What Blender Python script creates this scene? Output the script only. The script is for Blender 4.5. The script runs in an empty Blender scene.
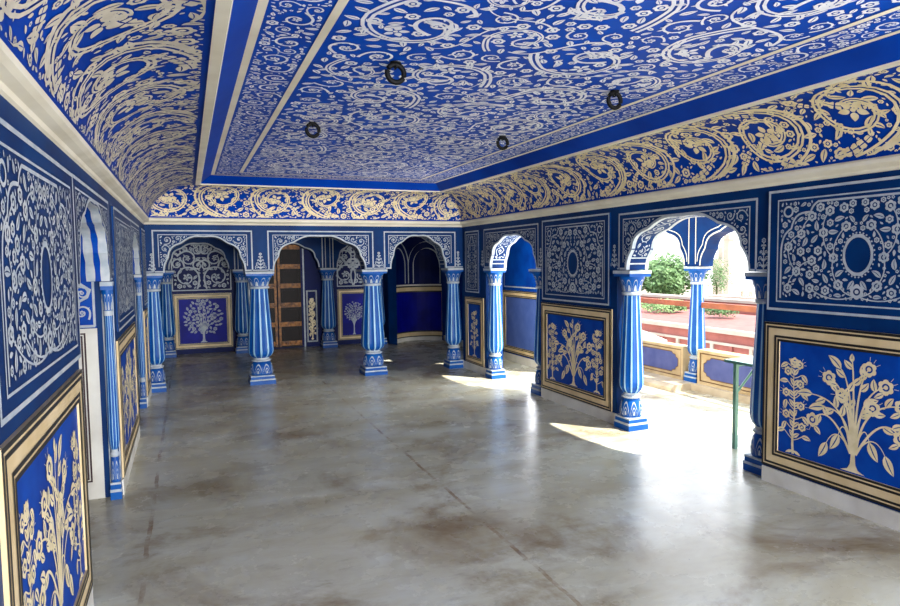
import bpy, math, random
from mathutils import Matrix, Vector

# ------------------------------------------------------------------ camera, world, sun, large lights, exposure
S = bpy.context.scene
COL = S.collection
PI = math.pi
F_PX, YAW, PITCH, ROLL = 639.9, math.radians(22.289), math.radians(3.808), math.radians(0.7045)
cam = bpy.data.objects.new('camera', bpy.data.cameras.new('camera'))
COL.objects.link(cam)
r0 = Vector((math.cos(YAW), -math.sin(YAW), 0))
f0 = Vector((math.sin(YAW), math.cos(YAW), 0))
z0 = Vector((0, 0, 1))
fw = f0 * math.cos(PITCH) - z0 * math.sin(PITCH)
up = z0 * math.cos(PITCH) + f0 * math.sin(PITCH)
rr = r0 * math.cos(ROLL) - up * math.sin(ROLL)
uu = r0 * math.sin(ROLL) + up * math.cos(ROLL)
M = Matrix(((rr.x, uu.x, -fw.x, 0), (rr.y, uu.y, -fw.y, 0), (rr.z, uu.z, -fw.z, 1.7), (0, 0, 0, 1)))
cam.matrix_world = M
cam.data.sensor_width = 36
cam.data.sensor_fit = 'HORIZONTAL'
cam.data.lens = F_PX / 900 * 36
cam.data.clip_start = 0.05
cam.data.clip_end = 500
S.camera = cam

W = bpy.data.worlds.new('world')
S.world = W
W.use_nodes = True
nt = W.node_tree
bg = nt.nodes['Background']
tc = nt.nodes.new('ShaderNodeTexCoord')
sx = nt.nodes.new('ShaderNodeSeparateXYZ')
cr = nt.nodes.new('ShaderNodeValToRGB')
cr.color_ramp.elements[0].position = 0.0
cr.color_ramp.elements[0].color = (0.97, 0.97, 0.98, 1)
cr.color_ramp.elements[1].position = 0.7
cr.color_ramp.elements[1].color = (0.62, 0.76, 0.98, 1)
nt.links.new(tc.outputs['Generated'], sx.inputs[0])
nt.links.new(sx.outputs['Z'], cr.inputs[0])
nt.links.new(cr.outputs[0], bg.inputs['Color'])
bg.inputs['Strength'].default_value = 1.6

sun = bpy.data.objects.new('sun', bpy.data.lights.new('sun', 'SUN'))
COL.objects.link(sun)
sun.data.energy = 6.5
sun.data.angle = math.radians(0.8)
sun.data.color = (1.0, 0.96, 0.90)
EL = math.radians(59)
sd = Vector((-math.cos(EL) * 0.707, math.cos(EL) * 0.707, -math.sin(EL)))
sun.rotation_euler = sd.to_track_quat('-Z', 'Y').to_euler()
sun.location = (8, -4, 10)


def area(name, loc, d, sx_, sy_, power, colour):
    l = bpy.data.objects.new(name, bpy.data.lights.new(name, 'AREA'))
    COL.objects.link(l)
    l.location = loc
    l.rotation_euler = Vector(d).to_track_quat('-Z', 'Y').to_euler()
    l.data.shape = 'RECTANGLE'
    l.data.size = sx_
    l.data.size_y = sy_
    l.data.energy = power
    l.data.color = colour
    return l


# fill lamps added at the unseen open end and near arch; extra daylight elsewhere
le = area('fill_open_end', (1.75, -6.9, 1.45), (0.0, 1, 0.0), 4.0, 1.9, 330, (0.96, 0.98, 1.0))
le.data.spread = math.radians(125)
area('fill_arch_near', (4.5, 0.7, 1.1), (-1, 0.1, 0.15), 1.5, 1.6, 40, (0.95, 0.97, 1.0))
area('daylight_arch_mid', (5.85, 6.2, 1.25), (-1, -0.25, 0.05), 3.2, 1.6, 22, (0.97, 0.98, 1.0))
area('daylight_arch_far', (4.75, 7.6, 1.05), (-1, -0.15, 0.12), 1.2, 1.6, 30, (0.97, 0.98, 1.0))
VS = S.view_settings
VS.view_transform = 'Standard'
VS.look = 'None'
VS.gamma = 1
VS.exposure = 1.1
VS.use_curve_mapping = False

rnd = random.Random(7)


# ------------------------------------------------------------------ materials
def lin(c):
    return tuple(((x / 255) / 12.92 if x / 255 <= 0.04045 else ((x / 255 + 0.055) / 1.055) ** 2.4) for x in c) + (1,)


def mat(name, c, rough=0.55, c2=None, scale=6.0, bump=0.0, metal=0.0, detail=4, spec=0.5, lo=0.35, hi=0.65):
    m = bpy.data.materials.new(name)
    m.use_nodes = True
    t = m.node_tree
    b = t.nodes['Principled BSDF']
    b.inputs['Roughness'].default_value = rough
    b.inputs['Metallic'].default_value = metal
    b.inputs['Specular IOR Level'].default_value = spec
    if c2 is None:
        c2 = tuple(max(0, x * 0.88) for x in c)
    co = t.nodes.new('ShaderNodeTexCoord')
    n = t.nodes.new('ShaderNodeTexNoise')
    n.inputs['Scale'].default_value = scale
    n.inputs['Detail'].default_value = detail
    r = t.nodes.new('ShaderNodeValToRGB')
    r.color_ramp.elements[0].position = lo
    r.color_ramp.elements[1].position = hi
    r.color_ramp.elements[0].color = lin(c)
    r.color_ramp.elements[1].color = lin(c2)
    t.links.new(co.outputs['Object'], n.inputs['Vector'])
    t.links.new(n.outputs['Fac'], r.inputs[0])
    t.links.new(r.outputs[0], b.inputs['Base Color'])
    if bump:
        bp = t.nodes.new('ShaderNodeBump')
        bp.inputs['Strength'].default_value = bump
        bp.inputs['Distance'].default_value = 0.01
        t.links.new(n.outputs['Fac'], bp.inputs['Height'])
        t.links.new(bp.outputs[0], b.inputs['Normal'])
    return m


BLUE = mat('blue_wall_paint', (0, 52, 106), 0.5, (0, 38, 88), 3.0, spec=0.12)
DBLUE = mat('dimmed_blue_paint', (0, 20, 82), 0.5, (0, 15, 66), 3.0, spec=0.12)  # dark blue, deepened in the colour to carry the rear room's shade
COBALT = mat('cobalt_ceiling_paint', (0, 60, 160), 0.5, (0, 48, 138), 2.0, spec=0.06)
PAINT = mat('bright_blue_panel_paint', (0, 70, 164), 0.5, (0, 54, 142), 5.0, spec=0.12)
ORN = mat('white_ornament_paint', (188, 192, 194), 0.55, (162, 172, 180), 14.0, spec=0.2)
CREAM = mat('cream_ornament_paint', (240, 224, 184), 0.55, (222, 204, 160), 14.0, spec=0.2)
CEILORN = mat('ceiling_ornament_paint', (240, 240, 246), 0.5, (222, 222, 232), 12.0, spec=0.2)
WHITE = mat('white_plaster', (226, 222, 210), 0.5, (206, 200, 186), 4.0)
CORN = mat('cream_cornice_plaster', (236, 228, 206), 0.45, (220, 210, 186), 3.0, spec=0.3)
GOLD = mat('ochre_frame_paint', (226, 202, 158), 0.5, (208, 182, 134), 5.0, spec=0.2)
BLACK = mat('black_line_paint', (22, 17, 15), 0.45)
MAROON = mat('maroon_line_paint', (52, 20, 22), 0.45)
LAV = mat('lavender_blue_paint', (80, 104, 170), 0.45, (64, 90, 158), 5.0)
IRON = mat('black_iron', (7, 6, 6), 0.6, spec=0.2)
GREEN = mat('pale_green_metal_paint', (112, 158, 140), 0.35, (92, 138, 122), 6.0)
GLASS_TOP = mat('green_table_surface', (120, 160, 142), 0.2)
WOOD = mat('dark_carved_wood', (24, 10, 5), 0.5, (14, 6, 3), 9.0, spec=0.15)
BRASS = mat('gilded_wood', (164, 102, 26), 0.45, (86, 46, 8), 14.0, spec=0.3)
STONE = mat('buff_step_stone', (196, 178, 150), 0.6, (172, 152, 124), 5.0, 0.2)
RAILM = mat('russet_rail_paint', (172, 98, 62), 0.5, (146, 80, 50), 6.0)
PINK = mat('pink_sandstone', (150, 88, 78), 0.8, (132, 74, 66), 1.5)
PINKD = mat('pink_sandstone_recess', (156, 92, 84), 0.8, (140, 80, 74), 1.5)
PALE = mat('pale_lime_plaster', (180, 168, 154), 0.8, (164, 152, 138), 1.0)
LEAF = mat('tree_leaves', (92, 122, 66), 0.7, (66, 98, 50), 0.9)
LEAF2 = mat('pale_tree_leaves', (122, 146, 88), 0.7, (92, 124, 66), 0.9)
BARK = mat('tree_bark', (96, 78, 60), 0.8)
COLBLUE = mat('azure_column_paint', (0, 84, 160), 0.4, (0, 70, 146), 5.0, spec=0.25)
RIDGE = mat('pale_azure_ridge_paint', (168, 204, 222), 0.4, (140, 186, 212), 5.0, spec=0.3)
ULTRA = mat('ultramarine_panel_paint', (4, 14, 140), 0.5, (2, 8, 116), 4.0, spec=0.15)
FIELD = mat('azure_ceiling_field_paint', (0, 76, 186), 0.5, (0, 62, 164), 2.0, spec=0.06)
PARA = mat('parapet_ochre_paint', (196, 172, 132), 0.6, (176, 150, 110), 5.0, spec=0.2)
PLAV = mat('greyed_lavender_paint', (88, 94, 142), 0.5, (72, 80, 130), 5.0, spec=0.2)
DUST = mat('dusty_ground', (206, 188, 168), 0.9, (184, 164, 146), 0.4)


def floor_mat():
    m = bpy.data.materials.new('polished_marble_floor')
    m.use_nodes = True
    t = m.node_tree
    N, L = t.nodes, t.links
    b = N['Principled BSDF']
    co = N.new('ShaderNodeTexCoord')

    def noise(scale, det, rough=0.55, dist=0.0, vec=None):
        n = N.new('ShaderNodeTexNoise')
        n.inputs['Scale'].default_value = scale
        n.inputs['Detail'].default_value = det
        n.inputs['Roughness'].default_value = rough
        n.inputs['Distortion'].default_value = dist
        L.new(vec or co.outputs['Object'], n.inputs['Vector'])
        return n.outputs['Fac']

    def ramp(fac, stops):
        r = N.new('ShaderNodeValToRGB')
        e = r.color_ramp.elements
        e[0].position, e[0].color = stops[0]
        e[1].position, e[1].color = stops[-1]
        for p, c in stops[1:-1]:
            k = e.new(p)
            k.color = c
        L.new(fac, r.inputs[0])
        return r.outputs[0]

    def mix(fac, a, c):
        x = N.new('ShaderNodeMix')
        x.data_type = 'RGBA'
        if hasattr(fac, 'is_linked'):
            L.new(fac, x.inputs[0])
        else:
            x.inputs[0].default_value = fac
        for s, i in ((a, 6), (c, 7)):
            if isinstance(s, tuple):
                x.inputs[i].default_value = s
            else:
                L.new(s, x.inputs[i])
        return x.outputs[2]

    def math_(op, a, bb):
        x = N.new('ShaderNodeMath')
        x.operation = op
        for s, i in ((a, 0), (bb, 1)):
            if isinstance(s, (int, float)):
                x.inputs[i].default_value = s
            else:
                L.new(s, x.inputs[i])
        return x.outputs[0]
    mp = N.new('ShaderNodeMapping')
    mp.inputs['Rotation'].default_value = (0, 0, 0.35)
    mp.inputs['Scale'].default_value = (0.55, 1.5, 1)
    L.new(co.outputs['Object'], mp.inputs[0])
    base = ramp(noise(1.3, 10, 0.7, 0.4, mp.outputs[0]), [(0.28, lin((172, 160, 128))), (0.46, lin((194, 188, 162))), (0.60, lin((208, 206, 186))), (0.74, lin((220, 222, 208)))])
    dirt = ramp(noise(0.9, 10, 0.7, 0.5), [(0.50, (0, 0, 0, 1)), (0.67, (0.85, 0.85, 0.85, 1))])
    c1 = mix(dirt, base, lin((120, 90, 48)))
    fine = ramp(noise(9, 8, 0.7, 0.4, mp.outputs[0]), [(0.56, (0, 0, 0, 1)), (0.72, (0.4, 0.4, 0.4, 1))])
    c2 = mix(fine, c1, lin((120, 106, 84)))
    speck = ramp(noise(22, 3, 0.6), [(0.73, (0, 0, 0, 1)), (0.77, (0.9, 0.9, 0.9, 1))])
    c3 = mix(speck, c2, lin((70, 58, 46)))
    # joints between the poured strips
    s = N.new('ShaderNodeSeparateXYZ')
    L.new(co.outputs['Object'], s.inputs[0])
    wob = math_('MULTIPLY', math_('SUBTRACT', noise(2.2, 6, 0.7), 0.5), 0.05)
    xx = math_('ADD', s.outputs['X'], wob)
    j = None
    for x in (-0.28, 1.73):
        d = math_('ABSOLUTE', math_('SUBTRACT', xx, x), 0)
        k = math_('MULTIPLY', math_('LESS_THAN', d, 0.013), 0.85)
        j = k if j is None else math_('ADD', j, k)
    jm = math_('MULTIPLY', j, ramp_fac(N, L, noise(3.0, 5, 0.7), 0.42, 0.60))
    c4 = mix(jm, c3, lin((132, 102, 66)))
    L.new(c4, b.inputs['Base Color'])
    rg = N.new('ShaderNodeMapRange')
    rg.inputs[1].default_value = 0.3
    rg.inputs[2].default_value = 0.7
    rg.inputs[3].default_value = 0.17
    rg.inputs[4].default_value = 0.36
    L.new(noise(2.0, 7, 0.65), rg.inputs[0])
    L.new(rg.outputs[0], b.inputs['Roughness'])
    bp = N.new('ShaderNodeBump')
    bp.inputs['Strength'].default_value = 0.06
    bp.inputs['Distance'].default_value = 0.02
    L.new(noise(3.0, 4), bp.inputs['Height'])
    L.new(bp.outputs[0], b.inputs['Normal'])
    b.inputs['Specular IOR Level'].default_value = 0.5
    return m


def ramp_fac(N, L, fac, a, b_):
    r = N.new('ShaderNodeMapRange')
    r.inputs[1].default_value = a
    r.inputs[2].default_value = b_
    L.new(fac, r.inputs[0])
    return r.outputs[0]


FLOOR = floor_mat()


# ------------------------------------------------------------------ mesh helpers
class MB:
    def __init__(s):
        s.v, s.f, s.m, s.mats = [], [], [], []

    def mi(s, m):
        if m not in s.mats:
            s.mats.append(m)
        return s.mats.index(m)

    def face(s, pts, m):
        k = len(s.v)
        s.v += [tuple(p) for p in pts]
        s.f.append(tuple(range(k, k + len(pts))))
        s.m.append(s.mi(m))

    def box(s, a, b, m):
        x0, y0, z0_ = [min(a[i], b[i]) for i in range(3)]
        x1, y1, z1 = [max(a[i], b[i]) for i in range(3)]
        k = len(s.v)
        s.v += [(x0, y0, z0_), (x1, y0, z0_), (x1, y1, z0_), (x0, y1, z0_), (x0, y0, z1), (x1, y0, z1), (x1, y1, z1), (x0, y1, z1)]
        for q in ((0, 3, 2, 1), (4, 5, 6, 7), (0, 1, 5, 4), (1, 2, 6, 5), (2, 3, 7, 6), (3, 0, 4, 7)):
            s.f.append(tuple(k + i for i in q))
            s.m.append(s.mi(m))

    def lathe(s, prof, n, mfun, c=(0, 0, 0), rmod=None):
        k = len(s.v)
        for (r, z) in prof:
            for i in range(n):
                a = 2 * PI * i / n
                q = r * (rmod(i, z) if rmod else 1)
                s.v.append((c[0] + q * math.cos(a), c[1] + q * math.sin(a), c[2] + z))
        for j in range(len(prof) - 1):
            for i in range(n):
                i2 = (i + 1) % n
                s.f.append((k + j * n + i, k + j * n + i2, k + (j + 1) * n + i2, k + (j + 1) * n + i))
                s.m.append(s.mi(mfun(i, j)))
        s.f.append(tuple(k + i for i in reversed(range(n))))
        s.m.append(s.mi(mfun(0, 0)))
        s.f.append(tuple(k + (len(prof) - 1) * n + i for i in range(n)))
        s.m.append(s.mi(mfun(0, len(prof) - 2)))

    def tube(s, pts, r, m, n=8, closed=False):
        pts = [Vector(p) for p in pts]
        k = len(s.v)
        N_ = len(pts)
        for i, p in enumerate(pts):
            a = pts[(i - 1) % N_] if (closed or i > 0) else p
            b = pts[(i + 1) % N_] if (closed or i < N_ - 1) else p
            d = (b - a).normalized()
            h = Vector((0, 0, 1)) if abs(d.z) < 0.9 else Vector((1, 0, 0))
            e1 = d.cross(h).normalized()
            e2 = d.cross(e1)
            rad = r[i] if isinstance(r, (list, tuple)) else r
            for q in range(n):
                t = 2 * PI * q / n
                s.v.append(tuple(p + e1 * (rad * math.cos(t)) + e2 * (rad * math.sin(t))))
        for i in range(N_ if closed else N_ - 1):
            j = (i + 1) % N_
            for q in range(n):
                q2 = (q + 1) % n
                s.f.append((k + i * n + q, k + i * n + q2, k + j * n + q2, k + j * n + q))
                s.m.append(s.mi(m))
        if not closed:
            s.f.append(tuple(k + q for q in range(n)))
            s.m.append(s.mi(m))
            s.f.append(tuple(k + (N_ - 1) * n + q for q in range(n)))
            s.m.append(s.mi(m))

    def orn(s, o, mp, m, n0=0.002):
        mi_ = s.mi(m)
        for gi, polys in enumerate(o.g):
            n = n0 + (gi % 41) * 0.00004
            for p in polys:
                k = len(s.v)
                s.v += [mp(u, v, n) for (u, v) in p]
                s.f.append(tuple(range(k, k + len(p))))
                s.m.append(mi_)

    def build(s, name, parent=None, smooth=False):
        me = bpy.data.meshes.new(name)
        me.from_pydata(s.v, [], s.f)
        for m in s.mats:
            me.materials.append(m)
        me.polygons.foreach_set('material_index', s.m)
        if smooth:
            me.polygons.foreach_set('use_smooth', [True] * len(s.f))
        me.update()
        o = bpy.data.objects.new(name, me)
        COL.objects.link(o)
        if parent is not None:
            o.parent = parent
            o.matrix_parent_inverse = Matrix.Translation(-parent.location)
        return o


def child(o, part, root):
    # part keeps an identity matrix in world space, so sub-parts only need parenting
    o.parent = part
    return o


def shade_auto(o, ang=0.6):
    me = o.data
    me.polygons.foreach_set('use_smooth', [True] * len(me.polygons))
    me.set_sharp_from_angle(angle=ang)
    return o


def thing(name, label, cat, loc=(0, 0, 0), group=None):
    o = bpy.data.objects.new(name, None)
    COL.objects.link(o)
    o.location = loc
    o.empty_display_size = 0.1
    o['label'] = label
    o['category'] = cat
    o['kind'] = 'thing'
    if group:
        o['group'] = group
    return o


def tag(o, label, cat, group=None):
    o['label'] = label
    o['category'] = cat
    o['kind'] = 'thing'
    if group:
        o['group'] = group
    return o


def struct(o):
    o['kind'] = 'structure'
    return o


# ------------------------------------------------------------------ 2D ornament
class Orn:
    def __init__(s):
        s.g = []

    def ribbon(s, pts, w):
        n = len(pts)
        L_, R_ = [], []
        for i in range(n):
            a = pts[max(i - 1, 0)]
            b = pts[min(i + 1, n - 1)]
            dx, dy = b[0] - a[0], b[1] - a[1]
            d = math.hypot(dx, dy) or 1e-6
            ww = (w(i / (n - 1)) if callable(w) else w) / 2
            L_.append((pts[i][0] - dy / d * ww, pts[i][1] + dx / d * ww))
            R_.append((pts[i][0] + dy / d * ww, pts[i][1] - dx / d * ww))
        s.g.append([[L_[i], R_[i], R_[i + 1], L_[i + 1]] for i in range(n - 1)])

    def line(s, a, b, w, seg=0.12):
        d = math.hypot(b[0] - a[0], b[1] - a[1])
        n = max(1, int(d / seg))
        s.ribbon([(a[0] + (b[0] - a[0]) * i / n, a[1] + (b[1] - a[1]) * i / n) for i in range(n + 1)], w)

    def rect(s, u0, v0, u1, v1, w, sides='lrtb'):
        h = w / 2
        if 'b' in sides:
            s.line((u0 - h, v0), (u1 + h, v0), w)
        if 't' in sides:
            s.line((u0 - h, v1), (u1 + h, v1), w)
        if 'l' in sides:
            s.line((u0, v0 + h), (u0, v1 - h), w)
        if 'r' in sides:
            s.line((u1, v0 + h), (u1, v1 - h), w)

    def leaf(s, x, y, a, L_, w, bend=0.5, vein=False):
        n = 6
        pts = []
        px, py, aa = x, y, a
        for i in range(n + 1):
            pts.append((px, py))
            px += math.cos(aa) * L_ / n
            py += math.sin(aa) * L_ / n
            aa += bend / n
        f = lambda t: w * (math.sin(PI * min(1, t * 0.98 + 0.02) ** 0.8)) ** 0.8 if t < 1 else 0.0
        if not vein:
            s.ribbon(pts, lambda t: max(f(t), w * 0.04))
        else:
            for sg in (1, -1):
                L2 = []
                for i in range(n + 1):
                    q = pts[min(i + 1, n)]
                    p = pts[max(i - 1, 0)]
                    dx, dy = q[0] - p[0], q[1] - p[1]
                    d = math.hypot(dx, dy) or 1e-6
                    o = max(f(i / n), 0.04 * w)
                    g = o * 0.07
                    L2.append(((pts[i][0] - sg * dy / d * g, pts[i][1] + sg * dx / d * g),
                               (pts[i][0] - sg * dy / d * o / 2, pts[i][1] + sg * dx / d * o / 2)))
                s.g.append([[L2[i][0], L2[i][1], L2[i + 1][1], L2[i + 1][0]] for i in range(n)])

    def ring(s, x, y, ri, ro, n=20, lob=0, amp=0.0, sy=1.0):
        q = []
        for i in range(n):
            a0, a1 = 2 * PI * i / n, 2 * PI * (i + 1) / n
            k0 = 1 + amp * abs(math.sin(lob * a0 / 2)) if lob else 1
            k1 = 1 + amp * abs(math.sin(lob * a1 / 2)) if lob else 1
            q.append([(x + ri * math.cos(a0), y + sy * ri * math.sin(a0)), (x + ro * k0 * math.cos(a0), y + sy * ro * k0 * math.sin(a0)),
                      (x + ro * k1 * math.cos(a1), y + sy * ro * k1 * math.sin(a1)), (x + ri * math.cos(a1), y + sy * ri * math.sin(a1))])
        s.g.append(q)

    def disc(s, x, y, r, n=10, sy=1.0):
        s.g.append([[(x + r * math.cos(2 * PI * i / n), y + sy * r * math.sin(2 * PI * i / n)) for i in range(n)]])

    def flower(s, x, y, r, big=True):
        if r < 0.012 or not big:
            s.ring(x, y, r * 0.34, r * 0.8, 10, 5, 0.25)
            return
        s.ring(x, y, r * 0.48, r * 0.82, 24, 6, 0.25)
        s.disc(x, y, r * 0.28, 9)

    def blossom(s, x, y, r, a=0):
        for k in range(5):
            t = a + 2 * PI * k / 5
            s.leaf(x + 0.25 * r * math.cos(t), y + 0.25 * r * math.sin(t), t, r * 0.8, r * 0.55, 0.2)
        s.disc(x, y, r * 0.2, 7)

    def acanthus(s, x, y, a, L_, w, bend=0.8):
        n = 22
        pts = []
        px, py, aa = x, y, a
        for i in range(n + 1):
            pts.append((px, py))
            px += math.cos(aa) * L_ / n
            py += math.sin(aa) * L_ / n
            aa += bend / n
        wf = lambda t: w * (0.12 + math.sin(PI * t ** 0.8) ** 0.7 * (0.60 + 0.40 * abs(math.sin(5.5 * PI * t))))
        for sg in (1, -1):
            rim = []
            for i in range(n + 1):
                p, q_ = pts[max(i - 1, 0)], pts[min(i + 1, n)]
                dx, dy = q_[0] - p[0], q_[1] - p[1]
                d = math.hypot(dx, dy) or 1e-6
                o_, g = wf(i / n) / 2, wf(i / n) * 0.055
                rim.append(((pts[i][0] - sg * dy / d * g, pts[i][1] + sg * dx / d * g), (pts[i][0] - sg * dy / d * o_, pts[i][1] + sg * dx / d * o_)))
            # lobes cut by the veins
            s.g.append([[rim[i][0], rim[i][1], rim[i + 1][1], rim[i + 1][0]] for i in range(n) if not (i % 4 == 3 and n * 0.15 < i < n * 0.9)])

    def spiral(s, x, y, R, a0, d, turns=1.3, w=None, r=None, dbl=False, tip='f', leaves=5):
        w = w or R * 0.15
        n = int(18 * turns) + 6
        rad = lambda t: R * (1 - 0.72 * t)
        ang = lambda t: a0 + d * turns * 2 * PI * t
        pts = [(x + rad(i / n) * math.cos(ang(i / n)), y + rad(i / n) * math.sin(ang(i / n))) for i in range(n + 1)]
        # tail swinging outward
        tl = []
        for i in range(7):
            t = (6 - i) / 6
            k = R * (1 + 0.30 * t * t)
            a = a0 - d * 0.9 * t
            tl.append((x + k * math.cos(a), y + k * math.sin(a)))
        pts = tl[:-1] + pts
        if dbl:
            f = lambda t: w * (1.0 - 0.45 * t)
            off = w * 0.52
            P2 = []
            P3 = []
            for i in range(len(pts)):
                a = pts[max(i - 1, 0)]
                b = pts[min(i + 1, len(pts) - 1)]
                dx, dy = b[0] - a[0], b[1] - a[1]
                q = math.hypot(dx, dy) or 1e-6
                o = off * (1 - 0.5 * i / len(pts))
                P2.append((pts[i][0] - dy / q * o, pts[i][1] + dx / q * o))
                P3.append((pts[i][0] + dy / q * o, pts[i][1] - dx / q * o))
            s.ribbon(P2, lambda t: f(t) * 0.6)
            s.ribbon(P3, lambda t: f(t) * 0.6)
        else:
            s.ribbon(pts, lambda t: w * (1.0 - 0.5 * t))
        q = r or rnd
        for k in range(leaves):
            t = (k + 0.5 + q.uniform(-0.3, 0.3)) / leaves * 0.85
            a = ang(t)
            rr_ = rad(t)
            px, py = x + rr_ * math.cos(a), y + rr_ * math.sin(a)
            dirn = a + d * (PI / 2) + q.choice((0.9, -0.9, 0.7))
            LL = R * q.uniform(0.26, 0.42)
            s.leaf(px, py, dirn, LL, LL * 0.42, q.uniform(-1, 1), vein=(R > 0.12))
        if tip == 'f':
            s.blossom(x, y, R * 0.32, q.uniform(0, 6)) if R > 0.06 else s.flower(x, y, R * 0.30)
        return pts

    def fill(s, pred, box, sizes, seed, step_tries=1.0, dense=1.0, spiral_min=0.05, dbl_min=9, blocked=None, w=None, wk=0.14, lv=5):
        """pack circles of falling size into the region and draw a scroll, flower or leaf in each"""
        q = random.Random(seed)
        u0, v0, u1, v1 = box
        g = max(sizes[0], 0.01) * 2
        grid = {}
        circ = []
        big = []

        def free(x, y, r):
            i, j = int(x // g), int(y // g)
            for a in range(i - 1, i + 2):
                for b in range(j - 1, j + 2):
                    for (cx, cy, cr_) in grid.get((a, b), ()):
                        if (x - cx) ** 2 + (y - cy) ** 2 < (r * 0.98 + cr_) ** 2:
                            return False
            return True

        def add(x, y, r):
            grid.setdefault((int(x // g), int(y // g)), []).append((x, y, r))
        for (x, y, r) in (blocked or ()):
            add(x, y, r)
        A = (u1 - u0) * (v1 - v0)
        for r in sizes:
            tries = int(A / (r * r) * 2.2 * dense)
            for _ in range(tries):
                x, y = q.uniform(u0 + r, u1 - r) if u1 - u0 > 2 * r else (u0 + u1) / 2, q.uniform(v0 + r, v1 - r) if v1 - v0 > 2 * r else (v0 + v1) / 2
                if not free(x, y, r):
                    continue
                if pred and not (pred(x, y) and all(pred(x + r * math.cos(k * PI / 3), y + r * math.sin(k * PI / 3)) for k in range(6))):
                    continue
                if r >= 0.06 and any((x - a) ** 2 + (y - b) ** 2 < (r * 0.98 + c) ** 2 for a, b, c in big):
                    continue
                if r < dbl_min:
                    add(x, y, r)
                if r >= spiral_min:
                    if r >= dbl_min:
                        a_, d_ = q.uniform(0, 2 * PI), q.choice((1, -1))
                        for px_, py_ in s.spiral(x, y, r * 0.9, a_, d_, q.uniform(0.75, 1.0), r=q, w=r * wk * 0.62, dbl=True, leaves=lv, tip='')[::2]:
                            add(px_, py_, r * 0.085)
                        k_ = a_ + d_ * 4.2
                        s.spiral(x + r * 0.30 * math.cos(k_), y + r * 0.30 * math.sin(k_), r * 0.36, k_ + PI, -d_, 1.0, r=q, w=r * 0.09, leaves=5)
                        add(x + r * 0.30 * math.cos(k_), y + r * 0.30 * math.sin(k_), r * 0.34)
                        add(x - r * 0.42 * math.cos(k_), y - r * 0.42 * math.sin(k_), r * 0.2)
                        s.blossom(x - r * 0.42 * math.cos(k_), y - r * 0.42 * math.sin(k_), r * 0.22, a_)
                        for _k in range(4):
                            b_ = q.uniform(0, 2 * PI)
                            s.leaf(x + r * 0.55 * math.cos(b_), y + r * 0.55 * math.sin(b_), q.uniform(0, 2 * PI), r * 0.34, r * 0.14, q.uniform(-1, 1), True)
                        big.append((x, y, r))
                        continue
                    s.spiral(x, y, r * 0.86, q.uniform(0, 2 * PI), q.choice((1, -1)), q.uniform(0.9, 1.4), r=q, w=w or r * wk, dbl=r >= dbl_min, leaves=lv)
                elif q.random() < 0.34:
                    s.flower(x, y, r * 0.92)
                else:
                    a = q.uniform(0, 2 * PI)
                    s.leaf(x - r * math.cos(a), y - r * math.sin(a), a, 2 * r, r * 0.95, q.uniform(-0.9, 0.9), vein=r > 0.02)
        for i, (x, y, r) in enumerate(big):
            for (x2, y2, r2) in sorted(big, key=lambda c: (c[0] - x) ** 2 + (c[1] - y) ** 2)[1:4]:
                if (x2, y2) < (x, y) and q.random() < 0.75:
                    dx, dy = x2 - x, y2 - y
                    a0 = math.atan2(dy, dx)
                    p0 = (x + r * 0.95 * math.cos(a0 + 1.1), y + r * 0.95 * math.sin(a0 + 1.1))
                    p3 = (x2 - r2 * 0.95 * math.cos(a0 + 1.1), y2 - r2 * 0.95 * math.sin(a0 + 1.1))
                    p1 = (p0[0] + dx * 0.45, p0[1] + dy * 0.45)
                    p2 = (p3[0] - dx * 0.45, p3[1] - dy * 0.45)
                    s.ribbon([tuple((1 - t) ** 3 * p0[k] + 3 * t * (1 - t) ** 2 * p1[k] + 3 * t * t * (1 - t) * p2[k] + t ** 3 * p3[k] for k in (0, 1)) for t in [j / 16 for j in range(17)]],
                             lambda t: r * 0.075 * (1 - 0.5 * t))
        return circ


def rinceau(L0, L1, H, seed, p=None, flip=0, ac=True):
    """running scroll frieze along u from L0 to L1, height H"""
    o = Orn()
    q = random.Random(seed)
    p = p or H * 0.88
    n = int((L1 - L0) / p) + 1
    blocked = []
    for i in range(n):
        cx = L0 + (i + 0.5) * p + q.uniform(-0.03, 0.03)
        sg = 1 if (i + flip) % 2 == 0 else -1
        R = H * q.uniform(0.37, 0.41)
        cy = H * (0.5 - 0.03 * sg)
        o.spiral(cx, cy, R, PI - sg * 0.9, sg * 1, q.uniform(1.3, 1.6), w=H * 0.05, r=q, dbl=True, leaves=9)
        pts = []
        for k in range(19):
            a = PI - sg * 1.3 + sg * (k / 18 * 3.4)
            pts.append((cx + (R * 1.16) * math.cos(a), cy + R * 1.16 * math.sin(a)))
        o.ribbon(pts, lambda t: H * 0.05 * (1 - 0.6 * t))
        for (dx, dy, a, l, w_) in ((-0.34, -0.43, 0.1, 0.46, 0.11), (0.30, 0.44, PI + 0.1, 0.42, 0.10), (0.44, -0.36, 1.9, 0.28, 0.085)):
            o.acanthus(cx + dx * H, cy + sg * dy * H, sg * a, H * l, H * w_, 0.7 * sg)
        o.acanthus(cx + R * 0.42, cy - sg * R * 0.45, sg * 2.0, H * 0.30, H * 0.10, 1.6 * sg)
        o.acanthus(cx - R * 0.5, cy + sg * R * 0.1, -sg * 0.9, H * 0.24, H * 0.08, 1.5 * sg)
        for k in range(12):
            a = 2 * PI * k / 12
            blocked.append((cx + R * 0.9 * math.cos(a), cy + R * 0.9 * math.sin(a), R * 0.15))
        blocked.append((cx, cy, R * 0.5))
    o.fill(None, (L0, 0.03 * H, L1, 0.97 * H), (0.05, 0.036, 0.026, 0.018, 0.012), seed + 5, blocked=blocked, spiral_min=1, dense=2)
    return o


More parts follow.
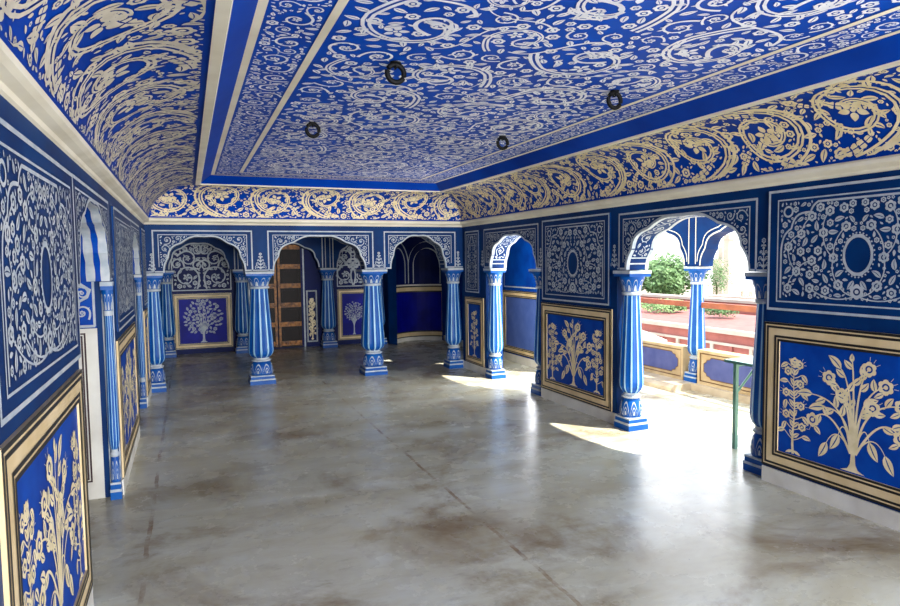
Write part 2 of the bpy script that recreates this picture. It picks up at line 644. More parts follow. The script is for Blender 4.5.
def tree_small(o, x, y0, h, q, w=0.12):
    """slim plant: one straight stem with paired leaves and flowers"""
    n = 9
    o.ribbon([(x + 0.006 * math.sin(k), y0 + h * 0.86 * k / n) for k in range(n + 1)], lambda t: h * 0.022 * (1.3 - t))
    o.leaf(x - 0.004, y0 + h * 0.03, PI + 0.25, w * 0.45, h * 0.03, 0.3)
    o.leaf(x + 0.004, y0 + h * 0.03, -0.25, w * 0.45, h * 0.03, -0.3)
    k = 0
    y = y0 + h * 0.14
    while y < y0 + h * 0.9:
        t = (y - y0) / h
        ww = w * (1.05 - 0.55 * t)
        for sg in (1, -1):
            a = PI / 2 - sg * q.uniform(0.75, 1.2)
            L_ = ww * q.uniform(0.55, 0.8)
            ex, ey = x + L_ * math.cos(a), y + L_ * math.sin(a)
            o.ribbon([(x, y), ((x + ex) / 2, (y + ey) / 2 - 0.004), (ex, ey)], 0.006)
            if (k + (sg > 0)) % 2 and t > 0.2:
                o.flower(ex, ey, h * 0.045)
                for m in range(3):
                    b = a + (m - 1) * 0.5
                    o.ribbon([(ex + 0.035 * math.cos(b), ey + 0.035 * math.sin(b)), (ex + 0.055 * math.cos(b), ey + 0.055 * math.sin(b))], 0.003)
            else:
                o.leaf(ex, ey, a - sg * q.uniform(0.3, 2.0), h * 0.10, h * 0.05, -sg * 0.6, True)
            o.leaf(x, y + h * 0.03, PI / 2 - sg * q.uniform(0.3, 0.8), h * 0.085, h * 0.042, -sg * 0.4, True)
        y += h * 0.105
        k += 1
    o.flower(x, y0 + h * 0.93, h * 0.05)


def tree_bush(o, x, y0, w, h, q, n=9):
    """broad plant: arching stems fanning from a flared foot and ending in flowers"""
    o.ribbon([(x, y0), (x, y0 + h * 0.025), (x, y0 + h * 0.07), (x, y0 + h * 0.14), (x, y0 + h * 0.22)], lambda t: w * 0.20 * (1 - t) ** 4 + w * 0.042)
    spec = [(-0.44, 0.66, 'f'), (-0.43, 0.40, 'f'), (-0.28, 0.80, 'f'), (-0.13, 0.93, 'f'), (0.03, 1.0, 'b'), (0.14, 0.90, 'l'), (0.26, 0.80, 'f'), (0.44, 0.62, 'l'), (0.42, 0.38, 'f'),
            (-0.18, 0.60, 'f'), (0.12, 0.66, 'f'), (0.30, 0.52, 'l'), (-0.30, 0.22, 'd'), (0.28, 0.20, 'd'), (0.16, 0.30, 'd'), (-0.16, 0.30, 'd')]
    for (dx, dy, k_) in spec:
        ex, ey = x + dx * w + q.uniform(-0.01, 0.01) * w, y0 + dy * h
        bx, by = x + dx * w * 0.06, y0 + h * 0.16
        cx, cy = x + dx * w * (0.15 if dy > 0.5 else 0.6), y0 + h * (0.62 * dy + 0.24 if dy > 0.5 else dy + 0.22)
        pts = []
        for i in range(15):
            t = i / 14
            pts.append(((1 - t) ** 2 * bx + 2 * t * (1 - t) * cx + t * t * ex, (1 - t) ** 2 * by + 2 * t * (1 - t) * cy + t * t * ey))
        k0 = 0.022 if dy > 0.35 else 0.014
        o.ribbon(pts, lambda t: w * k0 * (1.15 - 0.7 * t))
        a_end = math.atan2(pts[-1][1] - pts[-3][1], pts[-1][0] - pts[-3][0])
        sgx = 1 if dx > 0 else -1
        if k_ == 'f':
            o.flower(ex, ey, w * 0.073)
            o.leaf(ex - sgx * w * 0.02, ey - w * 0.06, -PI / 2 - sgx * 0.9, w * 0.10, w * 0.05, 0.3, True)
            for m in range(3):
                b = a_end + (m - 1) * 0.5
                o.ribbon([(ex + w * 0.075 * math.cos(b), ey + w * 0.075 * math.sin(b)), (ex + w * 0.115 * math.cos(b), ey + w * 0.115 * math.sin(b))], 0.003)
        elif k_ == 'b':
            o.leaf(ex, ey - w * 0.03, PI / 2, w * 0.08, w * 0.05, 0, True)
        elif k_ == 'l':
            o.leaf(ex, ey, a_end, w * 0.17, w * 0.08, -0.5 * sgx, True)
        else:
            o.leaf(ex, ey, -PI / 2 + sgx * 0.35, w * 0.18, w * 0.085, 0.3 * sgx, True)
        if dy > 0.35:
            for i, s_ in ((8, 1), (11, -1)):
                px, py = pts[i]
                a = math.atan2(pts[i][1] - pts[i - 1][1], pts[i][0] - pts[i - 1][0])
                o.leaf(px, py, a + s_ * q.uniform(0.7, 1.1), w * 0.115, w * 0.062, -s_ * 0.5, True)


def tree_round(o, x, y0, w, h, q):
    """standard tree: bare trunk, round leafy crown"""
    o.ribbon([(x, y0), (x, y0 + h * 0.03), (x, y0 + h * 0.10), (x, y0 + h * 0.35)], lambda t: w * 0.14 * (1 - t) ** 4 + w * 0.05)
    cy, R = y0 + h * 0.58, min(w * 0.47, h * 0.42)
    for k in range(9):
        a = PI / 2 + (k - 4) * 0.42
        ex, ey = x + R * 0.8 * math.cos(a), cy + R * 0.8 * math.sin(a)
        o.ribbon([(x, y0 + h * 0.22), ((x * 2 + ex) / 3, y0 + h * 0.22 + (ey - y0 - h * 0.22) * 0.5), (ex, ey)], lambda t: w * 0.022 * (1.2 - t))
    pts = []
    for _ in range(4000):
        a, r_ = q.uniform(0, 2 * PI), R * math.sqrt(q.random())
        px, py = x + r_ * math.cos(a), cy + r_ * math.sin(a)
        if py > y0 + h * 0.22 and all((px - b) ** 2 + (py - c) ** 2 > (w * 0.085) ** 2 for b, c in pts):
            pts.append((px, py))
    for i, (px, py) in enumerate(pts):
        if i % 5 == 0:
            o.flower(px, py, w * 0.05)
        else:
            a = math.atan2(py - cy, px - x) + q.uniform(-0.9, 0.9)
            o.leaf(px - w * 0.045 * math.cos(a), py - w * 0.045 * math.sin(a), a, w * 0.10, w * 0.055, 0.3, True)


def lobed(u0, v0, u1, v1, n=7):
    """cusped frame outline inside a jali panel: straight sides, stepped lobes across the top corners"""
    cx = (u0 + u1) / 2
    hw, hh = (u1 - u0) / 2, (v1 - v0)
    half = [(hw, 0.0), (hw, hh * 0.52)]

    def arc(a, b, k):
        for i in range(1, n + 1):
            t = i / n
            bul = math.sin(PI * t) * k
            half.append((a[0] + (b[0] - a[0]) * t + bul * hw, a[1] + (b[1] - a[1]) * t + bul * hh))
    arc((hw, hh * 0.52), (hw * 0.86, hh * 0.74), 0.03)
    arc((hw * 0.86, hh * 0.74), (hw * 0.60, hh * 0.90), 0.05)
    arc((hw * 0.60, hh * 0.90), (hw * 0.5, hh), 0.01)
    half.append((0, hh))
    return [(cx - x, v0 + y) for (x, y) in half] + [(cx + x, v0 + y) for (x, y) in reversed(half[:-1])]


def jali(u0, v0, u1, v1, seed, med=True):
    """floral lattice with oval medallion, mirror-symmetric"""
    o = Orn()
    q = random.Random(seed)
    cx, cy = (u0 + u1) / 2, (v0 + v1) / 2 - 0.035
    W_, H_ = u1 - u0, v1 - v0
    mw, mh = H_ * 0.120, H_ * 0.160
    fr = lobed(u0 + 0.02, v0 + 0.015, u1 - 0.02, v1 - 0.02)
    o.ribbon(fr, 0.014)
    half = [p for p in fr if p[0] <= cx + 1e-6]

    def inside(u, v):
        if v < v0 + 0.02 or v > v1 - 0.025:
            return False
        d = abs(u - cx)
        ed = W_ / 2 - 0.03
        for i in range(len(half) - 1):
            a, b = half[i], half[i + 1]
            if a[1] <= v <= b[1] and b[1] > a[1]:
                t = (v - a[1]) / (b[1] - a[1])
                ed = cx - (a[0] + (b[0] - a[0]) * t) - 0.012
        if d > ed:
            return False
        if med and ((u - cx) / (mw * 1.45)) ** 2 + ((v - cy) / (mh * 1.38)) ** 2 < 1:
            return False
        return True
    h = Orn()
    blocked = []
    fr_ = []
    for _ in range(900):
        r = H_ * 0.046
        x, y = q.uniform(u0, cx - r), q.uniform(v0 + H_ * 0.12, v1)
        if inside(x - r, y) and inside(x + r, y) and inside(x, y + r) and inside(x, y - r) and all((x - a) ** 2 + (y - b) ** 2 > (H_ * 0.185) ** 2 for a, b in fr_):
            fr_.append((x, y))
    foot = (cx - 0.01, v0 + H_ * 0.07)
    for (x, y) in fr_:
        # stem from a lower neighbour or from the foot
        best, bd = foot, 9
        for (a, b) in fr_:
            if b < y - H_ * 0.05:
                d = math.hypot(a - x, (b - y))
                if d < bd and d < H_ * 0.34:
                    bd, best = d, (a, b)
        mx, my = (x + best[0]) / 2 - (y - best[1]) * 0.25, (y + best[1]) / 2 + (x - best[0]) * 0.25
        pts = []
        for i in range(9):
            t = i / 8
            pts.append(((1 - t) ** 2 * best[0] + 2 * t * (1 - t) * mx + t * t * x, (1 - t) ** 2 * best[1] + 2 * t * (1 - t) * my + t * t * y))
        if all(inside(*p) for p in pts[1:-1]):
            h.ribbon(pts, 0.008)
            for k in (2, 4, 6):
                blocked.append((pts[k][0], pts[k][1], 0.005))
        h.flower(x, y, H_ * 0.05)
        blocked.append((x, y, H_ * 0.05))
    h.fill(lambda u, v: inside(u, v) and u < cx - 0.004, (u0, v0, cx, v1), (H_ * 0.05, H_ * 0.040, H_ * 0.028, H_ * 0.018), seed + 1, blocked=blocked, spiral_min=1, dense=1.8)
    # corners outside the cusped frame
    for (a, b, c) in ((0.075, 0.075, 0.042),):
        h.ring(u0 + a, v1 - b, c * 0.66, c, 16)
    h.fill(lambda u, v: (v > v0 + 0.4 * H_) and not inside(u - 0.03, v + 0.0) and not inside(u, v - 0.03) and not inside(u + 0.02, v) and u < cx and v < v1 - 0.004 and u > u0 + 0.006, (u0, v0, u0 + W_ * 0.28, v1), (0.025, 0.016, 0.011), seed + 2,
           blocked=[(u0 + 0.075, v1 - 0.075, 0.045)], spiral_min=1)
    for polys in h.g:
        o.g.append(polys)
        o.g.append([[(2 * cx - x, y) for (x, y) in reversed(p)] for p in polys])
    o.flower(cx, v0 + H_ * 0.115, H_ * 0.07)
    m = Orn()
    if med:
        m.ring(cx, cy, mw, mw * 1.17, 36, 24, 0.05, sy=mh / mw)
        for k in range(30):
            a = 2 * PI * k / 30
            m.disc(cx + mw * 1.30 * math.cos(a), cy + mh * 1.27 * math.sin(a), 0.0065, 6)
    return o, m


# ------------------------------------------------------------------ room metrics
XL, XR, D, ZC = -0.50, 4.01, 9.235, 2.22
ZS = 1.585           # springing of every arch
TH = 0.27            # wall thickness
Y0 = -7.0            # open end behind the camera


def mapR(u, v, n):
    return (XR - n, u, v)


def mapL(u, v, n):
    return (XL + n, u, v)


def mapB(u, v, n):
    return (u, D - n, v)


def arch_half(n=8):
    """half of the cusped arch, from foot (1,0) to apex (0,1) in half-widths / rises"""
    cus = [(1.0, 0.0), (0.89, 0.42), (0.57, 0.82), (0.0, 1.0)]
    bul = [0.032, 0.10, 0.085]
    pts = []
    for k in range(3):
        a, b = cus[k], cus[k + 1]
        dx, dy = b[0] - a[0], b[1] - a[1]
        d = math.hypot(dx, dy)
        nx, ny = dy / d, -dx / d
        if nx < 0:
            nx, ny = -nx, -ny
        if ny < 0 and k > 0:
            ny = -ny
        for i in range(n + 1):
            if i == 0 and k > 0:
                continue
            t = i / n
            s_ = math.sin(PI * t) * bul[k]
            pts.append((a[0] + dx * t + nx * s_, a[1] + dy * t + ny * s_))
    pts[-1] = (0.0, 1.0)
    return pts


HALF = arch_half()


def arch_path(c, hw, rise):
    a = [(c - x * hw, ZS + y * rise) for (x, y) in HALF]
    b = [(c + x * hw, ZS + y * rise) for (x, y) in reversed(HALF[:-1])]
    return a + b


def arcade(name, mp, u0, u1, ztop, openings, front, soffit, back, piers=None, th=TH, base_solid=True):
    """openings: (jamb0, jamb1, foot0, foot1, apex z)"""
    mb = MB()
    path = [(u0, ZS)]
    low = []
    cur = u0
    for (j0, j1, f0_, f1, az) in openings:
        low.append((cur, j0))
        cur = j1
        path.append((f0_, ZS))
        path += arch_path((f0_ + f1) / 2, (f1 - f0_) / 2, az - ZS)
        path.append((f1, ZS))
    low.append((cur, u1))
    path.append((u1, ZS))
    for i in range(len(path) - 1):
        a, b = path[i], path[i + 1]
        if abs(a[0] - b[0]) > 1e-6:
            mb.face([mp(a[0], a[1], 0), mp(b[0], b[1], 0), mp(b[0], ztop, 0), mp(a[0], ztop, 0)], front)
            mb.face([mp(a[0], a[1], -th), mp(a[0], ztop, -th), mp(b[0], ztop, -th), mp(b[0], b[1], -th)], back)
        if math.hypot(a[0] - b[0], a[1] - b[1]) > 1e-6:
            mb.face([mp(a[0], a[1], 0), mp(a[0], a[1], -th), mp(b[0], b[1], -th), mp(b[0], b[1], 0)], soffit)
    if base_solid:
        for (a, b) in low:
            if b - a < 0.02:
                continue
            mb.face([mp(a, 0, 0), mp(b, 0, 0), mp(b, ZS, 0), mp(a, ZS, 0)], front)
            mb.face([mp(a, 0, -th), mp(a, ZS, -th), mp(b, ZS, -th), mp(b, 0, -th)], back)
            for u in (a, b):
                mb.face([mp(u, 0, 0), mp(u, 0, -th), mp(u, ZS, -th), mp(u, ZS, 0)], front)
    mb.face([mp(u0, ztop, 0), mp(u1, ztop, 0), mp(u1, ztop, -th), mp(u0, ztop, -th)], front)
    return struct(mb.build(name))


def spandrel(mp, opening, parent, seed, o_in=0.055, th=TH, orn=ORN, border=None, soff=True, edge=ORN, ztop=2.135, band=False):
    """painted decoration of one arch: double frame, scrolls in the spandrels, white arch edge, banded soffit"""
    j0, j1, f0_, f1, az = opening
    b0, b1 = border or (f0_ - 0.10, f1 + 0.07)
    path = arch_path((f0_ + f1) / 2, (f1 - f0_) / 2, az - ZS)
    o = Orn()
    o.rect(b0, ZS + 0.012, b1, ztop, 0.018, 'lrt')
    i0, i1, it = b0 + 0.065, b1 - 0.065, ztop - 0.052
    o.line((b0 + 0.009, ZS + 0.012), (f0_, ZS + 0.012), 0.018)
    o.line((b1 - 0.009, ZS + 0.012), (f1, ZS + 0.012), 0.018)
    o.line((j0, ZS + 0.012), (b0, ZS + 0.012), 0.014)
    o.line((b1, ZS + 0.012), (j1, ZS + 0.012), 0.014)
    o.rect(i0, 1.80, i1, it, 0.010, 't')
    o.line((i0, 1.66), (i0, it), 0.010)
    o.line((i1, 1.66), (i1, it), 0.010)
    # white line hugging the arch
    off = []
    for i, p in enumerate(path):
        a = path[max(i - 1, 0)]
        b = path[min(i + 1, len(path) - 1)]
        dx, dy = b[0] - a[0], b[1] - a[1]
        d = math.hypot(dx, dy)
        off.append((p[0] - dy / d * 0.010, p[1] + dx / d * 0.010))
    mbo = MB()
    e = Orn()
    e.ribbon(off, 0.020)
    mbo.orn(e, mp, edge, 0.003)
    mbo.orn(o, mp, edge, 0.002)
    mbo.build('arch_outline', parent)
    s = Orn()

    def pred(u, v):
        if not (i0 + 0.012 < u < i1 - 0.012 and v < it - 0.012 and v > ZS + 0.06):
            return False
        for k in range(len(path) - 1):
            a, b = path[k], path[k + 1]
            if a[0] <= u <= b[0] and b[0] > a[0]:
                return v > a[1] + (b[1] - a[1]) * (u - a[0]) / (b[0] - a[0]) + 0.03
        return True
    s.fill(pred, (i0, ZS, i1, it), (0.06, 0.042, 0.03, 0.02, 0.013, 0.009), seed, spiral_min=0.029, dense=2.2, w=0.011)
    mbs = MB()
    mbs.orn(s, mp, orn, 0.002)
    mbs.build('spandrel_scrollwork', parent)
    if soff:
        # soffit decoration follows the arch: s = arc length, d = depth into the wall
        cum = [0.0]
        for i in range(len(path) - 1):
            cum.append(cum[-1] + math.hypot(path[i + 1][0] - path[i][0], path[i + 1][1] - path[i][1]))
        T = cum[-1]

        def smap(u, v, n):
            u = min(max(u, 0), T - 1e-6)
            k = 0
            while cum[k + 1] < u:
                k += 1
            a, b = path[k], path[k + 1]
            t = (u - cum[k]) / max(cum[k + 1] - cum[k], 1e-9)
            x, y = a[0] + (b[0] - a[0]) * t, a[1] + (b[1] - a[1]) * t
            dx, dy = b[0] - a[0], b[1] - a[1]
            d = math.hypot(dx, dy) or 1
            return mp(x + dy / d * n, y - dx / d * n, -v)
        so = Orn()
        for v in (0.02, th - 0.02):
            if band:
                n_ = 70
                for vv in ((0.028, 0.118) if v < 0.1 else (0.235,)):
                    so.ribbon([(T * i / n_, vv) for i in range(n_ + 1)], lambda t: 0.046 + 0.012 * abs(math.sin(34 * t)))
            else:
                so.line((0, v), (T, v), 0.040, 0.03)
        for u in () if band else (0.06, 0.12, T - 0.06, T - 0.12):
            so.line((u, 0.03), (u, th - 0.03), 0.014)
        if not band:
            so.fill(lambda u, v: 0.13 < u < T - 0.13 and 0.05 < v < th - 0.05, (0.1, 0.04, T - 0.1, th - 0.04), (0.075, 0.05, 0.03, 0.02, 0.013), seed + 3, spiral_min=0.045, dense=1.6)
        mb2 = MB()
        mb2.orn(so, smap, edge, 0.002)
        mb2.build('soffit_scrollwork', parent)


def finial(mp, u, parent, w=0.10, z=ZS + 0.02, h=0.25, orn=ORN):
    """little painted spray above a capital"""
    o = Orn()
    q = random.Random(int(u * 100))
    o.ribbon([(u, z), (u, z + h * 0.8)], 0.008)
    o.flower(u, z + h * 0.86, 0.020)
    for k in range(4):
        y = z + h * (0.06 + 0.19 * k)
        ww = w * (1 - 0.22 * k)
        for sg in (1, -1):
            o.spiral(u + sg * ww * 0.52, y + 0.02, ww * 0.28, PI / 2 - sg * 1.6, sg, 1.0, w=0.008, r=q, leaves=2)
            o.leaf(u, y, PI / 2 - sg * 0.8, ww * 0.5, 0.02, -sg * 0.4)
    mb = MB()
    mb.orn(o, mp, orn, 0.002)
    mb.build('painted_finial', parent)


# ------------------------------------------------------------------ floor, ground, walls, ceiling
mb = MB()
mb.box((-1.9, Y0, -0.25), (6.25, 13.3, 0.0), FLOOR)
struct(mb.build('floor'))

OPR = [(-0.17, 1.55, 0.0, 1.40, 2.05), (3.53, 5.33, 3.70, 5.19, 2.06), (6.82, 8.40, 6.95, 8.27, 2.02)]
wr = arcade('wall_right', mapR, Y0, D + 0.02, 2.95, OPR, BLUE, BLUE, WHITE)
spandrel(mapR, OPR[2], wr, 31, border=(6.90, 8.45))
spandrel(mapR, OPR[1], wr, 32, border=(3.63, 5.30))
for u in (5.375, 3.56, 6.835, 8.51):
    finial(mapR, u, wr, 0.07 if u != 8.51 else 0.06)
OPL = [(3.52, 5.20, 3.68, 5.05, 2.06), (6.98, 8.36, 7.12, 8.22, 2.02)]
wl = arcade('wall_left', mapL, Y0, D + 0.02, 2.95, OPL, BLUE, PAINT, WHITE)
spandrel(mapL, OPL[0], wl, 33, border=(3.60, 5.13), band=True)
spandrel(mapL, OPL[1], wl, 34, border=(7.05, 8.29), band=True)
for u in (3.49, 5.24, 6.93, 8.41):
    finial(mapL, u, wl, 0.06)
OPB = [(-0.50, 0.95, -0.27, 0.74, 2.05), (0.95, 2.65, 1.13, 2.44, 2.06), (2.65, 4.01, 2.84, 3.72, 2.07)]
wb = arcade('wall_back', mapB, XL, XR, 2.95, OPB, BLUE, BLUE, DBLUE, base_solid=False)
spandrel(mapB, OPB[0], wb, 35, border=(-0.40, 0.84))
spandrel(mapB, OPB[1], wb, 36, border=(1.06, 2.56))
spandrel(mapB, OPB[2], wb, 37, border=(2.74, 3.88))
for u in (0.95, 2.65, -0.42, 3.93):
    finial(mapB, u, wb, 0.09 if 0 < u < 3 else 0.05)
# blue soffit band with cream edges on the left arches
for op in OPL:
    pass

# end of the hall behind the camera: a wall with one wide opening
mb = MB()
mb.box((XL - TH, Y0 - 0.2, 0), (-0.2, Y0, 2.95), BLUE)
mb.box((3.7, Y0 - 0.2, 0), (XR + TH, Y0, 2.95), BLUE)
mb.box((-0.2, Y0 - 0.2, 2.3), (3.7, Y0, 2.95), BLUE)
struct(mb.build('wall_front'))

# cornice, cove, moulded border and flat field as nested rectangles (inset left, right, back, front ; z)
IL, IR, IB = 0.66, 0.58, 0.60


def rect_at(f, z, extra=0.0):
    return [(XL + IL * f + extra, Y0 + IB * f + extra), (XR - IR * f - extra, Y0 + IB * f + extra), (XR - IR * f - extra, D - IB * f - extra), (XL + IL * f + extra, D - IB * f - extra)], z


def sweep(rings, m):
    mb_ = MB()
    for i in range(len(rings) - 1):
        (a, za), (b, zb) = rings[i], rings[i + 1]
        for k in range(4):
            k2 = (k + 1) % 4
            mb_.face([(*a[k], za), (*a[k2], za), (*b[k2], zb), (*b[k], zb)], m)
    return mb_


corn_prof = [(0.0, 2.215), (0.012, 2.222), (0.020, 2.238), (0.055, 2.250), (0.075, 2.262), (0.078, 2.285), (0.066, 2.300), (0.0, 2.302)]
cb = sweep([rect_at(0, z, e) for (e, z) in corn_prof], CORN)
co_ = struct(shade_auto(cb.build('trim_1'), 0.8))

ZT = 2.69
F0 = 0.10


def cove_f(t):
    return F0 + (0.97 - F0) * (1 - math.cos(t * PI / 2))


def cove_z(t):
    return 2.295 + (ZT - 2.295) * math.sin(t * PI / 2)


NC = 20
ceil_mb = sweep([rect_at(cove_f(i / NC), cove_z(i / NC)) for i in range(NC + 1)], COBALT)
ceiling = struct(shade_auto(ceil_mb.build('ceiling'), 0.5))
mb = sweep([rect_at(0.97, ZT), rect_at(0.965, ZT - 0.012), rect_at(1.05, ZT - 0.012), rect_at(1.06, ZT)], CORN)
mb.build('moulded_border', ceiling)
mb = sweep([rect_at(1.0, ZT - 0.002, 0.03), rect_at(1.0, ZT + 0.10, 0.16)], COBALT)
mb.build('plain_blue_band', ceiling)
ZF = ZT + 0.10
(fr, _) = rect_at(1.0, ZF, 0.15)
mb = MB()
mb.face([(*p, ZF) for p in fr], FIELD)
fx0, fy0, fx1, fy1 = fr[0][0], fr[0][1], fr[2][0], fr[2][1]
mb.build('flat_field', ceiling)


def mapF(u, v, n):
    return (u, v, ZF - n)


o = Orn()
e1, e2 = 0.025, 0.335
o.rect(fx0 + e1, fy0 + e1, fx1 - e1, fy1 - e1, 0.042)
o.rect(fx0 + e2, fy0 + e2, fx1 - e2, fy1 - e2, 0.042)
mb = MB()
mb.orn(o, mapF, CORN, 0.004)
mb.build('border_lines', ceiling)
o = Orn()
ys = 0.0   # nothing of the ceiling nearer than this is in the picture
i0, i1 = e1 + 0.03, e2 - 0.03
o.fill(lambda u, v: (fx0 + i0 < u < fx0 + i1 or fx1 - i1 < u < fx1 - i0 or v > fy1 - i1) and fx0 + i0 < u < fx1 - i0 and v < fy1 - i0,
       (fx0, ys, fx1, fy1), (0.085, 0.05, 0.032, 0.022, 0.015, 0.010), 51, spiral_min=0.045, dense=2.2, wk=0.19)
mb = MB()
mb.orn(o, mapF, CEILORN, 0.002)
mb.build('border_vine', ceiling)
o = Orn()
o.fill(lambda u, v: fx0 + e2 + 0.03 < u < fx1 - e2 - 0.03 and v < fy1 - e2 - 0.03, (fx0 + e2, ys, fx1 - e2, fy1 - e2),
       (0.30, 0.24, 0.19, 0.14, 0.10, 0.07, 0.040, 0.028), 52, spiral_min=0.06, dbl_min=0.13, dense=1.5, wk=0.19, lv=8)
mb = MB()
mb.orn(o, mapF, CEILORN, 0.002)
mb.build('field_scrollwork', ceiling)
# cove friezes
HC = 0.70


def cove_map(side):
    def f(u, v, n):
        t = min(max(v / HC, 0.0), 1.0)
        ff, z = cove_f(t), cove_z(t)
        z -= n * 1.2
        if side == 'l':
            return (XL + IL * ff + n, u, z)
        if side == 'r':
            return (XR - IR * ff - n, u, z)
        return (u, D - IB * ff - n, z)
    return f


def clip(o, side):
    for polys in o.g:
        keep = []
        for p in polys:
            u = sum(a for a, b in p) / len(p)
            v = sum(b for a, b in p) / len(p)
            ff = cove_f(min(max(v / HC, 0), 1))
            if side in 'lr':
                ok = u < D - IB * ff - 0.006
            else:
                ok = XL + IL * ff + 0.006 < u < XR - IR * ff - 0.006
            if ok:
                keep.append(p)
        polys[:] = keep


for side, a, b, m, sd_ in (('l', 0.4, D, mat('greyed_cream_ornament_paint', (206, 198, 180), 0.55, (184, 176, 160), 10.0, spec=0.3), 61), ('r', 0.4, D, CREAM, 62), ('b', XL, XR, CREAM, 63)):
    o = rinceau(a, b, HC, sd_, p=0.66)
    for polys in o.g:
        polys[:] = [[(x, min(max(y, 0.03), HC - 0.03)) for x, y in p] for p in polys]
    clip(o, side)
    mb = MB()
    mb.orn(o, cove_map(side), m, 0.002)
    mb.build('cove_scrollwork', ceiling)


# ------------------------------------------------------------------ painted wall panels
def upper_panel(mp, u0, v0, u1, v1, seed, label, group='painted floral wall panels'):
    c = mp((u0 + u1) / 2, v0, 0)
    t = thing('painted_panel', label, 'wall panel', c, group)
    mb_ = MB()
    a, b = mp(u0, v0, 0.001), mp(u1, v1, 0.015)
    mb_.box(a, b, BLUE)
    mb_.build('panel_ground', t)
    mo = lambda u, v, n: mp(u, v, n + 0.015)
    bo = Orn()
    bo.rect(u0 + 0.010, v0 + 0.010, u1 - 0.010, v1 - 0.010, 0.018)
    wide = (u1 - u0) > 0.8
    k = 0.085 if wide else 0.06
    bo.rect(u0 + k, v0 + k * 0.8, u1 - k, v1 - k * 0.9, 0.010)
    mb_ = MB()
    mb_.orn(bo, mo, ORN, 0.002)
    mb_.build('border_frame', t)
    if wide:
        o1, m1 = jali(u0 + k + 0.01, v0 + k * 0.8 + 0.01, u1 - k - 0.01, v1 - k * 0.9 - 0.01, seed)
        mb_ = MB()
        mb_.orn(o1, mo, ORN, 0.002)
        mb_.build('floral_tracery', t)
        mb_ = MB()
        mb_.orn(m1, mo, ORN, 0.003)
        mb_.build('oval_medallion', t)
    else:
        o1 = Orn()
        q = random.Random(seed)
        cx = (u0 + u1) / 2
        w_, h_ = u1 - u0 - 2 * k, v1 - v0 - 1.7 * k
        b_ = v0 + k
        out = [(cx - w_ * 0.3, b_ + 0.05), (cx - w_ * 0.36, b_ + h_ * 0.45), (cx - w_ * 0.22, b_ + h_ * 0.55), (cx - w_ * 0.33, b_ + h_ * 0.68), (cx - w_ * 0.2, b_ + h_ * 0.86), (cx, b_ + h_ * 0.96)]
        o1.ribbon(out + [(2 * cx - x, y) for x, y in reversed(out[:-1])], 0.012)
        h2 = Orn()
        h2.fill(lambda u, v: u < cx - 0.004 and u > cx - w_ * 0.47 and b_ < v < b_ + h_, (u0 + k, b_, cx, b_ + h_), (0.04, 0.026, 0.017, 0.011), seed, spiral_min=0.035, dense=1.4)
        for polys in h2.g:
            o1.g.append(polys)
            o1.g.append([[(2 * cx - x, y) for (x, y) in p] for p in polys])
        mb_ = MB()
        mb_.orn(o1, mo, ORN, 0.002)
        mb_.build('floral_tracery', t)
    return t


def frame_mb(mp, u0, v0, u1, v1, w, n0, n1, m):
    mb_ = MB()
    mb_.box(mp(u0, v0, n0), mp(u1, v0 + w, n1), m)
    mb_.box(mp(u0, v1 - w, n0), mp(u1, v1, n1), m)
    mb_.box(mp(u0, v0 + w, n0), mp(u0 + w, v1 - w, n1), m)
    mb_.box(mp(u1 - w, v0 + w, n0), mp(u1, v1 - w, n1), m)
    return mb_


def dado(mp, u0, v0, u1, v1, seed, label, trees=3, ground=None, group='framed flower dado panels', line=None, band=None, fw_=0.135, cat='wall panel', name='dado_panel', plant=None):
    c = mp((u0 + u1) / 2, v0, 0)
    t = thing(name, label, cat, c, group)
    line = line or BLACK
    fr_ = frame_mb(mp, u0, v0, u1, v1, fw_, 0.0, 0.014, band or GOLD).build('frame', t)
    lw = fw_ * 0.12
    o_ = Orn()
    for d_ in (0.5, 2.1):
        o_.rect(u0 + lw * d_, v0 + lw * d_, u1 - lw * d_, v1 - lw * d_, lw * 1.0)
    for d_ in (0.5, 2.1):
        k_ = fw_ - lw * d_
        o_.rect(u0 + k_, v0 + k_, u1 - k_, v1 - k_, lw * 1.0)
    mb_ = MB()
    mb_.orn(o_, lambda u, v, n: mp(u, v, n + 0.014), line, 0.0015)
    mb_.build('inlay_lines', t)
    mb_ = MB()
    mb_.box(mp(u0 + fw_, v0 + fw_, 0.001), mp(u1 - fw_, v1 - fw_, 0.005), ground or PAINT)
    gr_ = mb_.build('painted_ground', t)
    mo = lambda u, v, n: mp(u, v, n + 0.005)
    q = random.Random(seed)
    W_, H_ = u1 - u0 - 2 * fw_, v1 - v0 - 2 * fw_
    b_ = v0 + fw_ + 0.01
    cx = (u0 + u1) / 2
    specs = []
    if trees == 3:
        specs = [('s', cx - W_ * 0.39, 0.22 * W_), ('b', cx, 0.55 * W_), ('s', cx + W_ * 0.39, 0.22 * W_)]
    elif trees == 1:
        specs = [('s', cx, W_ * 0.7)]
    elif trees == 5:
        specs = [('r', cx, W_ * 0.86)]
    for (k_, x, w_) in specs:
        o_ = Orn()
        if k_ == 's':
            tree_small(o_, x, b_, H_ * 0.88, q, w_ * 0.55)
        elif k_ == 'r':
            tree_round(o_, x, b_, w_, H_ * 0.97, q)
        else:
            tree_bush(o_, x, b_, w_ * 1.1, H_ * 0.92, q)
        mb_ = MB()
        mb_.orn(o_, mo, plant or CREAM, 0.002)
        child(mb_.build('flowering_plant'), gr_, t)
    return t


